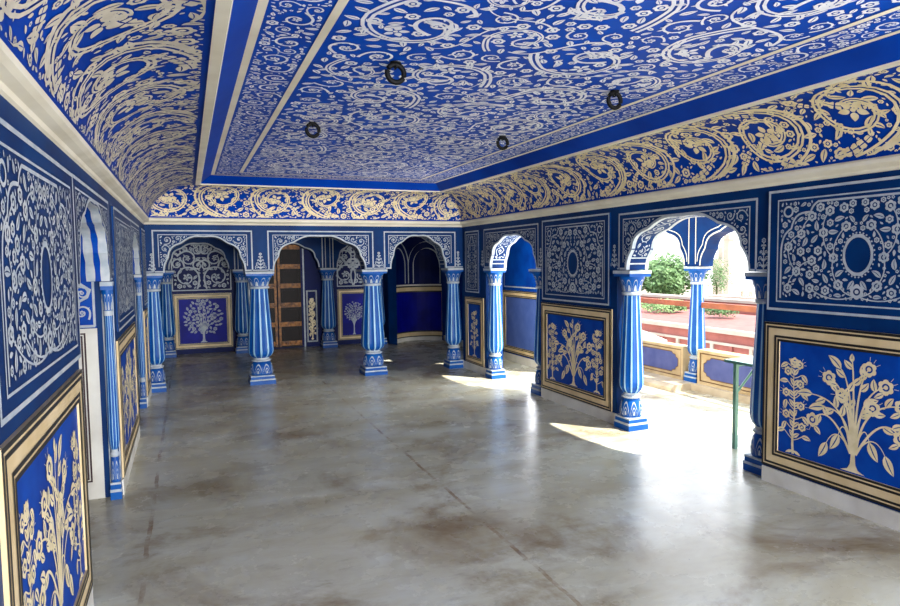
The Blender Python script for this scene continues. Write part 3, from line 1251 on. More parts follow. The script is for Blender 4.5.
upper_panel(mapR, 2.13, 1.305, 3.51, 2.178, 71, 'dark blue floral panel with oval medallion on right wall, nearest the camera')
upper_panel(mapR, 5.44, 1.215, 6.78, 2.165, 72, 'dark blue floral panel with oval medallion between the two arches of right wall')
upper_panel(mapR, 8.60, 1.21, 9.10, 2.14, 73, 'narrow blue floral wall panel in the far right corner, without a medallion')
upper_panel(mapL, 2.05, 1.26, 3.49, 2.13, 74, 'blue floral panel with oval medallion on left wall, nearest the camera')
upper_panel(mapL, 5.32, 1.20, 6.90, 2.13, 75, 'blue floral panel on left wall between its two arches')
upper_panel(mapL, 8.46, 1.20, 9.12, 2.13, 76, 'narrow blue floral panel at the far end of left wall')
dado(mapR, 2.11, 0.13, 3.53, 1.215, 81, 'large blue dado panel with cream flowering plants on right wall, nearest the camera')
dado(mapR, 5.40, 0.12, 6.815, 1.18, 82, 'blue dado panel with three cream plants between the two arches of right wall')
dado(mapR, 8.47, 0.12, 9.14, 1.14, 83, 'narrow dado panel with a single slim plant in the far right corner', trees=1, fw_=0.11)
dado(mapL, 2.05, 0.13, 3.50, 1.20, 84, 'blue dado panel with cream flowering plants on left wall, cut by the lower left corner')
dado(mapL, 5.24, 0.12, 6.94, 1.14, 85, 'blue dado panel with cream plants on left wall between its two arches')
dado(mapL, 8.42, 0.12, 9.12, 1.14, 86, 'narrow dado panel with a single slim plant at the far end of left wall', trees=1, fw_=0.11)

# white skirting below the panels
mb = MB()
for (a, b) in ((1.55, 3.53), (5.33, 6.82), (8.40, D)):
    mb.box((XR - 0.012, a, 0), (XR, b, 0.115), WHITE)
struct(mb.build('baseboard_right'))
mb = MB()
for (a, b) in ((2.0, 3.52), (5.20, 6.98), (8.36, D)):
    mb.box((XL, a, 0), (XL + 0.012, b, 0.115), WHITE)
struct(mb.build('baseboard_left'))


# ------------------------------------------------------------------ columns
def column(x, y, label, s=1.0, h=1.575, z=0.0, n=11, group='fluted blue columns', rot=0.0):
    t = thing('fluted_column', label, 'column', (x, y, z), group)
    k = h / 1.575
    c = (x, y, z)
    # square stepped plinth
    mb_ = MB()
    a = 0.174 * s
    mb_.box((x - a, y - a, z), (x + a, y + a, z + 0.055 * k), COLBLUE)
    mb_.box((x - a * 1.01, y - a * 1.01, z + 0.055 * k), (x + a * 1.01, y + a * 1.01, z + 0.075 * k), ORN)
    mb_.box((x - a * 0.93, y - a * 0.93, z + 0.075 * k), (x + a * 0.93, y + a * 0.93, z + 0.11 * k), COLBLUE)
    mb_.box((x - a * 0.94, y - a * 0.94, z + 0.11 * k), (x + a * 0.94, y + a * 0.94, z + 0.125 * k), ORN)
    mb_.build('plinth', t)

    def lat(name, prof, mf, rm=None, seg=n * 4):
        m_ = MB()
        m_.lathe([(r * s, q * k) for r, q in prof], seg, mf, c, rm)
        return m_, name
    # vase foot
    vp = [(0.142, 0.125), (0.154, 0.15), (0.158, 0.19), (0.150, 0.24), (0.132, 0.285), (0.112, 0.31)]
    m_, _n = lat('vase', vp, lambda i, j: COLBLUE)

    def rad(prof, zz):
        for i in range(len(prof) - 1):
            if prof[i][1] <= zz <= prof[i + 1][1]:
                tt = (zz - prof[i][1]) / (prof[i + 1][1] - prof[i][1])
                return prof[i][0] + (prof[i + 1][0] - prof[i][0]) * tt
        return prof[-1][0]

    def lmap(prof):
        def f(u, v, nn):
            r_ = rad(prof, min(max(v, prof[0][1]), prof[-1][1])) * s + nn + 0.001
            return (x + r_ * math.cos(u), y + r_ * math.sin(u), z + v * k)
        return f
    o_ = Orn()
    N8 = 8
    for i in range(N8):
        a0 = 2 * PI * (i + 0.5) / N8
        w_ = 2 * PI / N8
        for dd, ww in ((1.0, 0.020), (0.62, 0.014)):
            pts = []
            for q in range(9):
                tt = -1 + 2 * q / 8
                pts.append((a0 + tt * w_ * 0.46 * dd, 0.135 + (0.13 * (1 - abs(tt) ** 2.2)) * dd))
            # constant-ish painted line
            up_ = [(p[0], p[1] + ww) for p in pts]
            o_.g.append([[pts[i2], pts[i2 + 1], up_[i2 + 1], up_[i2]] for i2 in range(8)])
        o_.g.append([[(a0 - 0.10, 0.15), (a0 + 0.10, 0.15), (a0 + 0.05, 0.19), (a0 - 0.05, 0.19)]])
    pm = MB()
    pm.orn(o_, lmap(vp), ORN, 0.001)
    vf = shade_auto(m_.build('vase_foot', t), 0.5)
    child(pm.build('painted_scallops'), vf, t)
    # neck ring
    m_, _n = lat('ring', [(0.112, 0.31), (0.135, 0.318), (0.138, 0.335), (0.112, 0.345), (0.110, 0.365)], lambda i, j: ORN)
    shade_auto(m_.build('neck_ring', t), 0.5)
    # fluted shaft: blue faces with white ridges
    sp = [(0.108, 0.365), (0.150, 0.395), (0.172, 0.43), (0.178, 0.475), (0.173, 0.58), (0.159, 0.78), (0.140, 1.02), (0.124, 1.24), (0.118, 1.335)]
    m_, _n = lat('shaft', sp, lambda i, j: RIDGE if i % 4 == 0 else COLBLUE, lambda i, zz: 1.0 if i % 4 in (0, 1) else 0.955)
    m_.build('shaft', t)
    # capital
    cp = [(0.120, 1.335), (0.140, 1.342), (0.142, 1.362), (0.126, 1.372), (0.130, 1.40), (0.152, 1.46), (0.180, 1.505), (0.182, 1.52)]
    m_, _n = lat('capital', cp, lambda i, j: ORN if j < 3 else COLBLUE)
    o_ = Orn()
    N10 = 10
    for i in range(N10):
        a0 = 2 * PI * i / N10
        for dd in (1.0, 0.6):
            pts = []
            for q in range(9):
                tt = -1 + 2 * q / 8
                pts.append((a0 + tt * (PI / N10) * 0.92 * dd, 1.375 + 0.105 * dd * (1 - abs(tt) ** 2.4)))
            up_ = [(p[0], p[1] + 0.012) for p in pts]
            if dd == 1.0:
                o_.g.append([[pts[q], pts[q + 1], up_[q + 1], up_[q]] for q in range(8)])
            else:
                o_.g.append([[(p[0], 1.378), (p2[0], 1.378), p2, p] for p, p2 in zip(pts, pts[1:])])
    pm = MB()
    pm.orn(o_, lmap(cp), ORN, 0.001)
    a = 0.185 * s
    m_.box((x - a, y - a, z + 1.52 * k), (x + a, y + a, z + 1.548 * k), COLBLUE)
    m_.box((x - a * 1.04, y - a * 1.04, z + 1.548 * k), (x + a * 1.04, y + a * 1.04, z + 1.578 * k), ORN)
    cap = shade_auto(m_.build('capital', t), 0.5)
    child(pm.build('lotus_petals'), cap, t)
    return t


YC = D + 0.12
column(0.93, YC, 'free-standing fluted blue column between the left and middle arches of the back arcade')
column(2.565, YC, 'free-standing fluted blue column between the middle and right arches of the back arcade')
column(-0.43, YC, 'fluted blue column against left wall carrying the left end of the back arcade', 0.7)
column(3.89, YC, 'fluted blue column in the far right corner carrying the right end of the back arcade', 0.74)
column(4.07, 5.175, 'sunlit slim blue column on the far jamb of the balcony arch', 0.68)
column(4.17, 3.665, 'slim blue column on the near jamb of the balcony arch, mostly behind the right pier', 0.60)
column(4.08, 8.25, 'brightly sunlit slim column on the far jamb of the smaller right arch', 0.64)
column(4.14, 6.99, 'slim column on the near jamb of the smaller right arch, only its foot showing', 0.72)
column(-0.533, 5.155, 'slim blue column set in the far jamb of the nearer left arch', 0.21)
column(-0.572, 3.57, 'slim blue column on the near jamb of the nearer left arch, mostly hidden', 0.24)
column(-0.533, 8.315, 'slim blue column on the far jamb of the farther left arch', 0.21)
column(-0.572, 7.03, 'slim blue column on the near jamb of the farther left arch', 0.21)

# ------------------------------------------------------------------ left recess (alcove behind the left arches)
mb = MB()
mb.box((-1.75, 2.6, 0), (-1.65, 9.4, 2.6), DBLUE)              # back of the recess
mb.box((-1.65, 5.20, 0), (XL - TH, 5.30, 2.6), BLUE)           # cross wall seen through the nearer arch
mb.box((-1.65, 3.30, 0), (XL - TH, 3.40, 2.6), BLUE)
mb.box((-1.65, 8.36, 0), (XL - TH, 8.46, 2.6), BLUE)
mb.box((-1.75, 2.6, 2.6), (XL - TH, 9.4, 2.7), BLUE)
struct(mb.build('wall_recess'))


def mapRec(u, v, n):
    return (u, 5.20 - n, v)


t = dado(mapRec, -1.55, 0.13, -0.685, 1.215, 91, 'plain cream panel with a maroon double line inside the nearer left arch', trees=0, ground=WHITE, line=MAROON, band=WHITE, fw_=0.10, group=None, cat='wall panel', name='cream_panel')
t = thing('painted_panel', 'blue panel with large white curling leaves above the cream panel inside the nearer left arch', 'wall panel', (-1.1, 5.2, 1.25), 'painted floral wall panels')
mb = MB()
mb.box((-1.62, 5.192, 1.25), (-0.615, 5.1995, 1.585), PAINT)
mb.box((-1.62, 5.192, 1.585), (-0.772, 5.1995, 2.3), PAINT)
mb.build('panel_ground', t)
o = Orn()
o.rect(-1.6, 1.262, -0.63, 2.28, 0.018, 'lbt')
o.line((-0.625, 1.262), (-0.625, 1.58), 0.016)
for (x_, y_, R_, a_, d_) in ((-0.70, 1.36, 0.05, 0, 1), (-0.695, 1.50, 0.045, 2, -1)):
    o.spiral(x_, y_, R_, a_, d_, 1.1, w=0.014, r=random.Random(9), leaves=5)
q = random.Random(5)
o.ribbon([(-0.74 - 0.1 * math.sin(k), 1.27 + k * 0.05) for k in range(18)], 0.018)
for (x, y, R, a, d_) in ((-0.80, 1.45, 0.08, 0, 1), (-0.80, 1.68, 0.09, 2, -1), (-0.80, 1.92, 0.08, 1, 1), (-1.05, 1.5, 0.12, 0, -1), (-1.1, 1.85, 0.14, 2, 1), (-1.38, 1.6, 0.14, 1, 1), (-1.4, 1.95, 0.12, 3, -1)):
    o.spiral(x, y, R, a, d_, 1.2, w=0.022, r=q, leaves=5)
mb = MB()
mb.orn(o, lambda u, v, n: (u, 5.192 - n, v), ORN, 0.002)
mb.build('floral_tracery', t)
# painted jamb stripes of the pier that faces the camera
for (yy, sgn) in ((5.20, -1), (8.36, -1)):
    o = Orn()
    o.line((-0.571, 0.10), (-0.571, 1.54), 0.010)
    o.line((-0.504, 0.02), (-0.504, 1.54), 0.007)
    mb = MB()
    mb.orn(o, lambda u, v, n, yy=yy: (u, yy - n, v), ORN, 0.002)
    mb.box((-0.77, yy - 0.004, 0), (-0.612, yy - 0.0005, 1.245), WHITE)
    mb.build('jamb_stripe', wl)

# ------------------------------------------------------------------ rear room beyond the back arcade
YR = 12.95
OPF = [(-0.50, 0.95, -0.30, 0.72, 2.05), (0.95, 2.58, 1.12, 2.40, 2.06), (2.58, 3.80, 2.76, 3.58, 2.05)]
YA = 12.60


def mapA(u, v, n):
    return (u, YA - n, v)


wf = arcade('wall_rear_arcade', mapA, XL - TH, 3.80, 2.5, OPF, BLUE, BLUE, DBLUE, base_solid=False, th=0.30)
for op, b_ in zip(OPF, ((-0.42, 0.83), (1.05, 2.47), (2.68, 3.70))):
    o = Orn()
    path = arch_path((op[2] + op[3]) / 2, (op[3] - op[2]) / 2, op[4] - ZS)
    o.ribbon([(p[0], p[1] + 0.012) for p in path], 0.024)
    for u in b_:
        o.line((u, ZS), (u, 2.48), 0.02)
    for u in (b_[0] - 0.06, b_[1] + 0.06):
        o.line((u, ZS), (u, 2.48), 0.014)
    mb = MB()
    mb.orn(o, mapA, ORN, 0.003)
    mb.build('arch_outline', wf)
mb = MB()
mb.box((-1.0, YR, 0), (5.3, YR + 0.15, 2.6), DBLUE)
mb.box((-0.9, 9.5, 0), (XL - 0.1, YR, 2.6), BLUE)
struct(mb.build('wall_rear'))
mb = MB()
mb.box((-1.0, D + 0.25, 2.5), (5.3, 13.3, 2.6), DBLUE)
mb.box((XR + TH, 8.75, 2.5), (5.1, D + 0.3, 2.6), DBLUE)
struct(mb.build('ceiling_rear'))
for (x, lb) in ((-0.36, 'dim fluted column at the left end of the rear room wall'), (0.95, 'dim fluted column between the white tree panel and the wooden door of the rear room'),
                (2.58, 'dim fluted column right of the wooden door in the rear room'), (3.60, 'dim fluted column beside the curved niche of the rear room')):
    column(x, YA + 0.12, lb, 0.85 if x > 0 else 0.75)


def mapRR(u, v, n):
    return (u, YR - n, v)


dado(mapRR, -0.27, 0.09, 0.78, 1.14, 92, 'framed square blue panel with one bushy white tree, rear room behind the left arch', trees=5, plant=ORN, ground=ULTRA, fw_=0.11)
dado(mapRR, 2.82, 0.09, 3.50, 1.14, 93, 'framed blue panel with a bushy white tree, rear room behind the right column', trees=5, plant=ORN, ground=ULTRA, fw_=0.10)
dado(mapRR, 2.19, 0.09, 2.41, 1.14, 94, 'very narrow dark panel between the wooden door and a column in the rear room', trees=1, ground=DBLUE, band=ORN, fw_=0.035)


def tracery_panel(u0, v0, u1, v1, seed, label):
    t_ = thing('painted_panel', label, 'wall panel', (u0, YR, v0), 'painted floral wall panels')
    m_ = MB()
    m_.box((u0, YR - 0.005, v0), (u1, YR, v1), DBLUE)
    m_.build('panel_ground', t_)
    cx_ = (u0 + u1) / 2
    h_ = Orn()
    q_ = random.Random(seed)
    w_, hh_ = cx_ - u0, v1 - v0
    for (a, b, R, s_, d_) in ((0.5, 0.28, 0.30, 0.0, 1), (0.45, 0.66, 0.20, 2.0, -1), (0.12, 0.52, 0.14, 1.0, 1), (0.14, 0.84, 0.14, 1.5, -1), (0.8, 0.55, 0.14, 0.5, 1)):
        h_.spiral(cx_ - a * w_, v0 + b * hh_, R * hh_ * 0.8, s_, d_, 1.2, w=0.032, r=q_, leaves=5)
    h_.fill(lambda u, v: u < cx_, (u0 + 0.03, v0 + 0.03, cx_, v1), (0.05, 0.03), seed, blocked=[(cx_ - 0.5 * w_, v0 + 0.28 * hh_, 0.3 * hh_ * 0.8), (cx_ - 0.45 * w_, v0 + 0.66 * hh_, 0.16 * hh_)], spiral_min=1)
    o_ = Orn()
    for polys in h_.g:
        o_.g.append(polys)
        o_.g.append([[(2 * cx_ - a, b) for (a, b) in p] for p in polys])
    bf = Orn()
    bf.rect(u0 + 0.01, v0 + 0.01, u1 - 0.01, v1 - 0.01, 0.02)
    m_ = MB()
    m_.orn(bf, lambda u, v, n: (u, YR - 0.005 - n, v), ORN, 0.002)
    m_.build('border_frame', t_)
    m_ = MB()
    m_.orn(o_, lambda u, v, n: (u, YR - 0.005 - n, v), ORN, 0.002)
    m_.build('floral_tracery', t_)


tracery_panel(-0.27, 1.19, 0.78, 2.10, 95, 'white interlaced tracery panel above the square tree panel in the rear room')
tracery_panel(2.82, 1.19, 3.50, 2.10, 96, 'white interlaced tracery panel above the tree panel right of the rear room door')

# carved wooden double door
dr = thing('door_1', 'tall dark carved wooden double door with gilded rails in the rear room', 'door', (1.62, YR, 0))
del dr['category']
del dr['label']
struct(dr)
for (a, b) in ((1.16, 1.62), (1.63, 2.09)):
    mb = MB()
    mb.box((a, YR - 0.05, 0.02), (b, YR - 0.002, 2.25), WOOD)
    lf = mb.build('door_leaf', dr)
    mb = MB()
    for z in (0.10, 0.48, 0.86, 1.24, 1.62, 2.0):
        mb.box((a + 0.015, YR - 0.072, z - 0.045), (b - 0.015, YR - 0.05, z + 0.045), BRASS)
        for k in range(5):
            xx_ = a + 0.05 + k * (b - a - 0.1) / 4
            mb.lathe([(0.022, -0.0), (0.016, 0.012), (0.004, 0.02)], 8, lambda i, j: BRASS, (xx_, YR - 0.08, z - 0.01))
    mb.build('gilded_rail', lf)
    mb = MB()
    for x in (a + 0.03, b - 0.03):
        mb.box((x - 0.022, YR - 0.068, 0.04), (x + 0.022, YR - 0.05, 2.22), BRASS if abs(x - 1.625) < 0.1 else WOOD)
    mb.build('carved_stile', lf)
    mb = MB()
    for z in (0.29, 0.67, 1.05, 1.43, 1.81):
        mb.box((a + 0.09, YR - 0.062, z - 0.10), (b - 0.09, YR - 0.05, z + 0.10), WOOD)
    mb.build('sunk_panel', lf)
mb = MB()
o = Orn()
o.line((1.10, 0.0), (1.10, 2.3), 0.03)
o.line((2.15, 0.0), (2.15, 2.3), 0.03)
mb.orn(o, mapRR, ORN, 0.003)
mb.build('door_surround', dr)

# curved niche in the right rear corner
mb = MB()
ncx, ncy, nr = 4.50, 12.35, 0.62
pr = [(3.80, 12.62), (3.93, 12.30)]
arcp = [(ncx + nr * math.cos(a), ncy + 0.55 * math.sin(a)) for a in [PI * (0.97 - 0.9 * i / 14) for i in range(15)]]
for i in range(len(arcp) - 1):
    (xa, ya), (xb, yb) = arcp[i], arcp[i + 1]
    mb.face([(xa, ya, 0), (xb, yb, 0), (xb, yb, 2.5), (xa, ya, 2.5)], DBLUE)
mb.face([(3.80, 12.61, 0), (3.90, 12.36, 0), (3.90, 12.36, 2.5), (3.80, 12.61, 2.5)], BLUE)
mb.face([(3.80, 12.61, 0), (3.80, YR, 0), (3.80, YR, 2.5), (3.80, 12.61, 2.5)], BLUE)
wn = struct(mb.build('wall_niche'))


def mapN(u, v, n):
    # u 0..1 along the arc
    a = PI * (0.97 - 0.9 * u)
    return (ncx + (nr - n) * math.cos(a), ncy + (0.55 - n) * math.sin(a), v)


t = thing('dado_panel', 'curved plain dark blue panel with ochre frame in the rear room niche', 'wall panel', (ncx, ncy, 0), 'framed flower dado panels')


def ribN(mbx, u0, u1, v0, v1, m, n):
    k = 14
    for i in range(k):
        a, b = u0 + (u1 - u0) * i / k, u0 + (u1 - u0) * (i + 1) / k
        mbx.face([mapN(a, v0, n), mapN(b, v0, n), mapN(b, v1, n), mapN(a, v1, n)], m)


mb = MB()
for (u0, u1, v0, v1) in ((0.03, 0.93, 0.10, 0.18), (0.03, 0.93, 1.06, 1.14), (0.03, 0.10, 0.18, 1.06), (0.86, 0.93, 0.18, 1.06)):
    ribN(mb, u0, u1, v0, v1, GOLD, 0.012)
mb.build('frame', t)
mb = MB()
for (v0, v1) in ((0.08, 0.10), (0.18, 0.21), (1.03, 1.06), (1.14, 1.17)):
    ribN(mb, 0.03, 0.93, v0, v1, BLACK, 0.014)
mb.build('inlay_lines', t)
mb = MB()
ribN(mb, 0.10, 0.86, 0.18, 1.06, ULTRA, 0.006)
mb.build('painted_ground', t)
mb = MB()
ribN(mb, 0.0, 0.97, 0.0, 0.08, WHITE, 0.004)
ribN(mb, 0.0, 0.97, 1.17, 1.20, WHITE, 0.004)
mb.build('skirting', wn)
o = Orn()
for c_, w_ in ((0.24, 0.18), (0.66, 0.24)):
    for sg in (1.0, 0.72):
        pts = [(c_ - w_ * sg, 1.22)] + [(c_ - w_ * sg * math.cos(PI * i / 16), 1.60 + 0.5 * sg * math.sin(PI * i / 16)) for i in range(17)] + [(c_ + w_ * sg, 1.22)]
        for i in range(len(pts) - 1):
            o.g.append([])
        k = []
        for i in range(len(pts) - 1):
            a, b = pts[i], pts[i + 1]
            k.append([(a[0], a[1]), (b[0], b[1]), (b[0] + 0.012, b[1] + 0.015), (a[0] + 0.012, a[1] + 0.015)])
        o.g.append(k)
mb = MB()
mb.orn(o, mapN, ORN, 0.004)
mb.build('arched_lines', wn)

# side passage wall seen through the smaller right arch
mb = MB()
mb.box((5.0, 8.15, 0), (5.12, YR, 2.6), PAINT)
wc = struct(mb.build('wall_passage'))


def mapP(u, v, n):
    return (5.0 - n, u, v)


dado(mapP, 8.2, 0.14, 9.80, 1.19, 97, 'plain lavender blue panel in an ochre frame, passage behind the smaller right arch', trees=0, ground=LAV, fw_=0.115)
dado(mapP, 10.05, 0.10, 10.75, 1.19, 98, 'narrow plain panel farther down the passage behind the smaller right arch', trees=1, ground=DBLUE, fw_=0.11)
o = Orn()
o.rect(8.25, 1.25, 9.74, 2.3, 0.02)
o.line((9.86, 0.1), (9.86, 2.4), 0.02)
mb = MB()
mb.orn(o, mapP, ORN, 0.003)
mb.build('border_lines', wc)
mb = MB()
mb.box((4.988, 8.15, 0), (5.0, YR - 0.4, 0.12), WHITE)
struct(mb.build('baseboard_passage'))

# ------------------------------------------------------------------ balcony beyond the right arch
XB = 6.0


def mapO(u, v, n):
    return (XB - n, u, v)


OPO = [(4.66, 6.43, 4.80, 6.28, 2.10), (6.43, 8.2, 6.58, 8.02, 2.10)]
wo = arcade('wall_balcony', mapO, 4.62, 8.2, 2.42, OPO, BLUE, BLUE, BLUE, base_solid=False, th=0.2)
for op in OPO:
    o = Orn()
    path = arch_path((op[2] + op[3]) / 2, (op[3] - op[2]) / 2, op[4] - ZS)
    for d_, w_ in ((0.012, 0.02), (0.06, 0.012)):
        o.ribbon([((p[0] - (op[2] + op[3]) / 2) * (1 + d_ * 1.4) + (op[2] + op[3]) / 2, p[1] + d_) for p in path], w_)
    mb = MB()
    mb.orn(o, mapO, CORN, 0.003)
    mb.build('arch_outline', wo)
o = Orn()
for u in (6.37, 6.49):
    o.line((u, ZS + 0.03), (u, 2.42), 0.014)
mb = MB()
mb.orn(o, mapO, CORN, 0.003)
mb.build('pier_lines', wo)
column(XB + 0.09, 6.43, 'slender blue balcony column between two outer arches, seen through the right arch', 0.62, h=1.49, z=0.09, n=8)
mb = MB()
mb.box((5.93, 1.0, 0.0), (6.22, 8.2, 0.09), STONE)
struct(mb.build('trim_2'))


def parapet(u0, u1, label):
    t_ = thing('parapet_panel', label, 'parapet', (XB, (u0 + u1) / 2, 0.09), 'framed balcony parapet panels')
    m_ = MB()
    m_.box((XB, u0, 0.09), (XB + 0.16, u1, 0.53), PARA)
    m_.build('slab', t_)
    fr_ = frame_mb(mapO, u0, 0.09, u1, 0.53, 0.035, 0.0, 0.015, PARA)
    fr_.build('frame', t_)
    # cartouche with notched ends
    c_ = (u0 + u1) / 2
    a, b = (u1 - u0) / 2 - 0.10, 0.135
    out = []
    for sx_, sy_ in ((1, 1), (-1, 1), (-1, -1), (1, -1)):
        seq = [(a, 0.05), (a - 0.04, 0.07), (a - 0.05, 0.10), (a - 0.10, 0.11), (a - 0.12, b)]
        if sx_ * sy_ < 0:
            seq = seq[::-1]
        out += [(c_ + sx_ * p[0], 0.31 + sy_ * p[1]) for p in seq]
    m_ = MB()
    m_.face([mapO(u, v, 0.004) for u, v in out], PLAV)
    m_.build('cartouche', t_)
    o_ = Orn()
    o_.ribbon(out + out[:2], 0.012)
    o_.rect(u0 + 0.045, 0.135, u1 - 0.045, 0.485, 0.012)
    m_ = MB()
    m_.orn(o_, mapO, mat('umber_line_paint', (112, 78, 40), 0.5), 0.005)
    m_.build('outline', t_)


parapet(4.66, 6.30, 'low cream parapet panel with lavender cartouche right of the balcony column')
parapet(6.56, 8.19, 'low cream parapet panel with lavender cartouche left of the balcony column')
for (a_, b_, lb) in ((1.0, 6.335, 'russet horizontal handrail across the balcony opening right of the balcony column'), (6.525, 8.2, 'russet horizontal handrail across the balcony opening left of the balcony column')):
    mb = MB()
    mb.box((XB + 0.07, a_, 1.055), (XB + 0.12, b_, 1.125), RAILM)
    tag(mb.build('handrail'), lb, 'railing', 'balcony handrails')
# stone step along the parapet
mb = MB()
prof = [(5.62, 0.0), (5.62, 0.05), (5.66, 0.085), (5.93, 0.09), (5.93, 0.0)]
for i in range(len(prof) - 1):
    a, b = prof[i], prof[i + 1]
    mb.face([(a[0], 6.35, a[1]), (b[0], 6.35, b[1]), (b[0], 8.15, b[1]), (a[0], 8.15, a[1])], STONE)
mb.face([(p[0], 6.35, p[1]) for p in prof], STONE)
mb.face([(p[0], 8.15, p[1]) for p in prof], STONE)
tag(mb.build('stone_step'), 'low buff stone step in front of the balcony column and left parapet', 'step')

# green metal table behind the right pier
tb = thing('metal_table', 'pale green metal table standing behind the right pier on the balcony side', 'table', (4.75, 3.9, 0))
mb = MB()
mb.box((4.36, 3.30, 0.775), (5.15, 4.27, 0.80), GREEN)
mb.build('tabletop', tb)
for (x, y) in ((4.45, 4.22), (5.08, 4.22), (4.45, 3.35), (5.08, 3.35)):
    mb = MB()
    mb.box((x - 0.016, y - 0.016, 0), (x + 0.016, y + 0.016, 0.775), GREEN)
    lg = mb.build('leg', tb)
mb = MB()
mb.tube([(4.46, 4.22, 0.50), (4.74, 4.22, 0.77)], 0.011, GREEN)
mb.build('diagonal_brace', tb)
mb = MB()
mb.tube([(5.07, 4.22, 0.50), (4.79, 4.22, 0.77)], 0.011, GREEN)
mb.build('diagonal_brace', tb)
mb = MB()
mb.box((4.45, 4.212, 0.735), (5.08, 4.228, 0.775), GREEN)
mb.build('apron', tb)

# iron rings on the ceiling
RL = {(1.10, 3.43): 'nearest black iron ring on the painted ceiling, left of centre', (2.62, 3.52): 'near black iron ring on the painted ceiling at the right border',
      (0.95, 5.10): 'far black iron ring on the painted ceiling at left', (2.62, 5.12): 'far black iron ring on the painted ceiling toward the right corner'}
for (x, y), lb in RL.items():
    t = thing('ceiling_ring', lb, 'hook', (x, y, ZF), 'iron rings on the ceiling')
    mb = MB()
    pts = []
    for i in range(24):
        a = 2 * PI * i / 24
        # ring hangs in the plane facing down the hall
        pts.append((x + 0.048 * math.cos(a), y, ZF - 0.062 + 0.048 * math.sin(a)))
    mb.tube(pts, 0.0145, IRON, 10, True)
    shade_auto(mb.build('ring', t), 1.2)
    mb = MB()
    mb.lathe([(0.030, -0.008), (0.030, 0.0)], 16, lambda i, j: IRON, (x, y, ZF))
    mb.tube([(x, y, ZF - 0.005), (x, y + 0.016, ZF - 0.018), (x, y + 0.014, ZF - 0.034), (x, y, ZF - 0.036), (x, y - 0.014, ZF - 0.034), (x, y - 0.016, ZF - 0.018), (x, y, ZF - 0.005)], 0.006, IRON, 8)
    mb.build('eye_bolt', t)

# ------------------------------------------------------------------ outside: pink palace buildings, trees, tower
mb = MB()
mb.box((6.3, -40, -9.3), (200, 220, -9.0), DUST)
struct(mb.build('ground'))
pb = thing('building', 'long pink sandstone range with arched bays below the balcony rail', 'building', (27, 30, -9))
mb = MB()
mb.box((25, 8, -9), (33, 60, -2.0), PINK)
mb.build('wall', pb)
mb = MB()
mb.box((24.8, 8, -2.15), (25.15, 60, -1.93), PALE)
mb.box((24.9, 8, -2.75), (25, 60, -2.62), PALE)
mb.build('cornice', pb)
for k in range(22):
    y = 14 + k * 1.25
    mb = MB()
    mb.box((24.9, y - 0.10, -9), (25, y + 0.10, -2.75), PALE if k % 2 else PINK)
    mb.build('pilaster', pb)
    mb = MB()
    pts = [(y + 0.28, -6.2), (y + 0.97, -6.2), (y + 0.97, -4.0), (y + 0.82, -3.6), (y + 0.62, -3.4), (y + 0.43, -3.6), (y + 0.28, -4.0)]
    mb.face([(24.985, a, b) for a, b in pts], PINKD)
    f_ = frame_mb(lambda u, v, n: (24.985 - n, u, v), y + 0.25, -6.3, y + 1.0, -3.2, 0.05, 0, 0.03, PALE)
    k0 = len(mb.v)
    mb.v += f_.v
    for fc in f_.f:
        mb.f.append(tuple(i + k0 for i in fc))
        mb.m.append(mb.mi(PALE))
    mb.build('niche', pb)
pt = thing('building', 'pink terrace wall behind the clipped hedge, just under the rail', 'building', (36, 36, -9))
mb = MB()
mb.box((36, 20, -9), (37, 80, -1.55), PINK)
mb.build('wall', pt)
mb = MB()
mb.box((35.9, 20, -1.55), (37.1, 80, -1.35), PALE)
mb.build('coping', pt)


def foliage(name, label, c, r, n, m, trunk=True, seed=1, group='garden trees', sq=1.0, cat='tree', zb=-9):
    q_ = random.Random(seed)
    t_ = thing(name, label, cat, (c[0], c[1], zb), group)
    m_ = MB()
    blobs = [(c[0] + q_.uniform(-0.6, 0.6) * r, c[1] + q_.uniform(-0.6, 0.6) * r, c[2] + q_.uniform(-0.5, 0.55) * r * sq, r * q_.uniform(0.38, 0.6)) for _ in range(16)]
    for i in range(n):
        bx, by, bz, br = blobs[i % len(blobs)]
        a, b = q_.uniform(0, 2 * PI), math.acos(q_.uniform(-1, 1))
        rad_ = br * q_.uniform(0.75, 1.05)
        p = Vector((bx + rad_ * math.sin(b) * math.cos(a), by + rad_ * math.sin(b) * math.sin(a), bz + rad_ * math.cos(b) * sq))
        if p.z < zb + 0.12:
            continue
        s_ = r * q_.uniform(0.035, 0.07)
        e1_ = Vector((q_.uniform(-1, 1), q_.uniform(-1, 1), q_.uniform(-1, 1))).normalized()
        e2_ = e1_.orthogonal().normalized()
        m_.face([p + e1_ * s_, p + e2_ * s_ * 0.6, p - e1_ * s_, p - e2_ * s_ * 0.6], m)
    m_.build('foliage', t_)
    if trunk:
        m_ = MB()
        m_.tube([(c[0], c[1], -9), (c[0] + 0.1, c[1], c[2] - r * 0.5), (c[0], c[1] + 0.1, c[2])], [r * 0.08, r * 0.06, r * 0.02], BARK)
        m_.build('trunk', t_)
    return t_


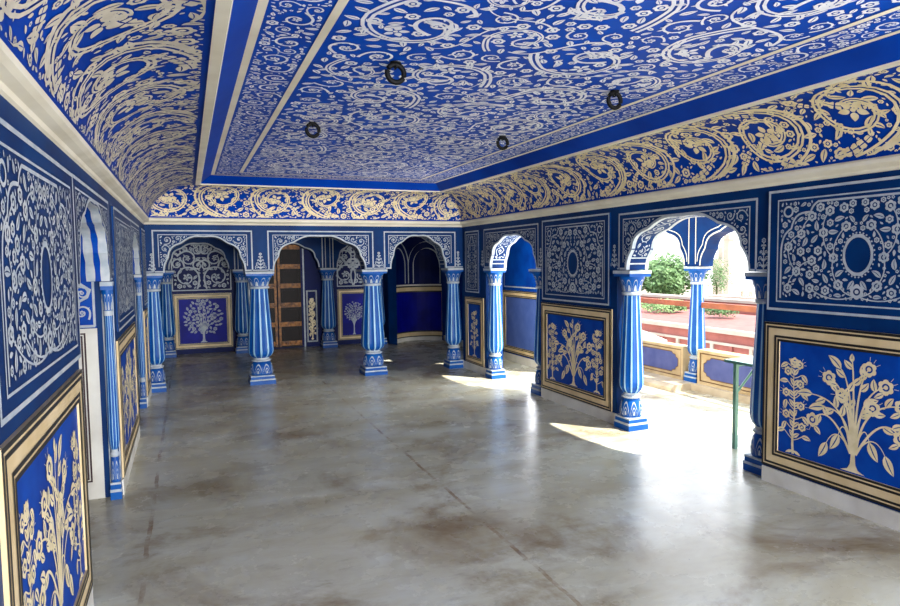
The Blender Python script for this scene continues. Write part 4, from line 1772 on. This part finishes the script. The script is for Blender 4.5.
foliage('leafy_tree', 'broad green tree seen through the left half of the balcony arch', (52, 60.3, -0.7), 4.3, 7000, LEAF, seed=2, sq=0.8)
foliage('leafy_tree', 'low pale green tree at the left edge of the balcony view', (45, 59.5, -2.2), 2.2, 3000, LEAF2, seed=3)
foliage('leafy_tree', 'small dark green tree right of the balcony column', (53.5, 53.7, -0.8), 1.6, 2500, LEAF, seed=4, sq=1.7)
foliage('hedge_shrub', 'green shrub on the pink roof terrace, left of the balcony column', (30, 34.6, -1.6), 1.5, 3000, LEAF2, False, 5, 'terrace shrubs', 0.35, 'shrub', -2.0)
foliage('hedge_shrub', 'green shrub on the pink roof terrace, right of the balcony column', (30, 29.6, -1.55), 1.1, 2200, LEAF, False, 6, 'terrace shrubs', 0.4, 'shrub', -2.0)
tw = thing('tower', 'tall pale tower rising in the haze right of the balcony column', 'tower', (75, 72.9, -9))
mb = MB()
mb.box((74.5, 72.4, -9), (75.5, 73.4, 5.0), PALE)
mb.build('shaft', tw)
mb = MB()
mb.box((74.35, 72.25, 4.3), (75.65, 73.55, 4.6), PALE)
mb.build('string_course', tw)
hb = thing('building', 'distant pale block in the haze between the balcony column and the tower', 'building', (78, 77.5, -9))
mb = MB()
mb.box((78, 77, -9), (80, 79, 1.4), PALE)
mb.build('wall', hb)
mb = MB()
mb.box((78.4, 77.4, 1.4), (79.5, 78.4, 3.2), PALE)
mb.build('roof_room', hb)
wt = thing('building', 'pale flat-roofed terrace at the right of the balcony view', 'building', (49, 44, -9))
mb = MB()
mb.box((46.5, 36, -9), (51, 47.5, -2.2), PALE)
mb.build('wall', wt)
mb = MB()
mb.box((46.4, 35.9, -2.2), (51.1, 47.6, -1.95), PALE)
mb.build('parapet', wt)
PX, PY, PZ = 47.6, 44.1, -1.95
dm = thing('roof_pavilion', 'small domed pavilion on the pale flat roof', 'pavilion', (PX, PY, PZ))
mb = MB()
mb.lathe([(0.62, 0.45), (0.60, 0.52), (0.40, 0.64), (0.25, 0.72), (0.08, 0.84), (0.02, 1.05)], 16, lambda i, j: STONE, (PX, PY, PZ))
mb.build('dome', dm)
for k in range(6):
    a = 2 * PI * k / 6
    mb = MB()
    mb.tube([(PX + 0.42 * math.cos(a), PY + 0.42 * math.sin(a), PZ), (PX + 0.42 * math.cos(a), PY + 0.42 * math.sin(a), PZ + 0.46)], 0.05, STONE)
    mb.build('post', dm)
cn = thing('canopy', 'white awning roof at the left edge of the balcony view', 'awning', (23, 28.5, -9))
mb = MB()
mb.face([(22.0, 27.4, -2.75), (23.6, 27.0, -2.7), (23.2, 30.5, -1.95), (21.6, 30.5, -2.0)], WHITE)
mb.face([(22.0, 27.4, -2.8), (21.6, 30.5, -2.05), (23.2, 30.5, -2.0), (23.6, 27.0, -2.75)], WHITE)
mb.build('cloth', cn)
for (x, y, z) in ((22.0, 27.4, -2.75), (23.5, 27.1, -2.7), (23.2, 30.4, -1.95), (21.7, 30.4, -2.0)):
    mb = MB()
    mb.tube([(x, y, -9), (x, y, z)], 0.05, WHITE)
    mb.build('post', cn)
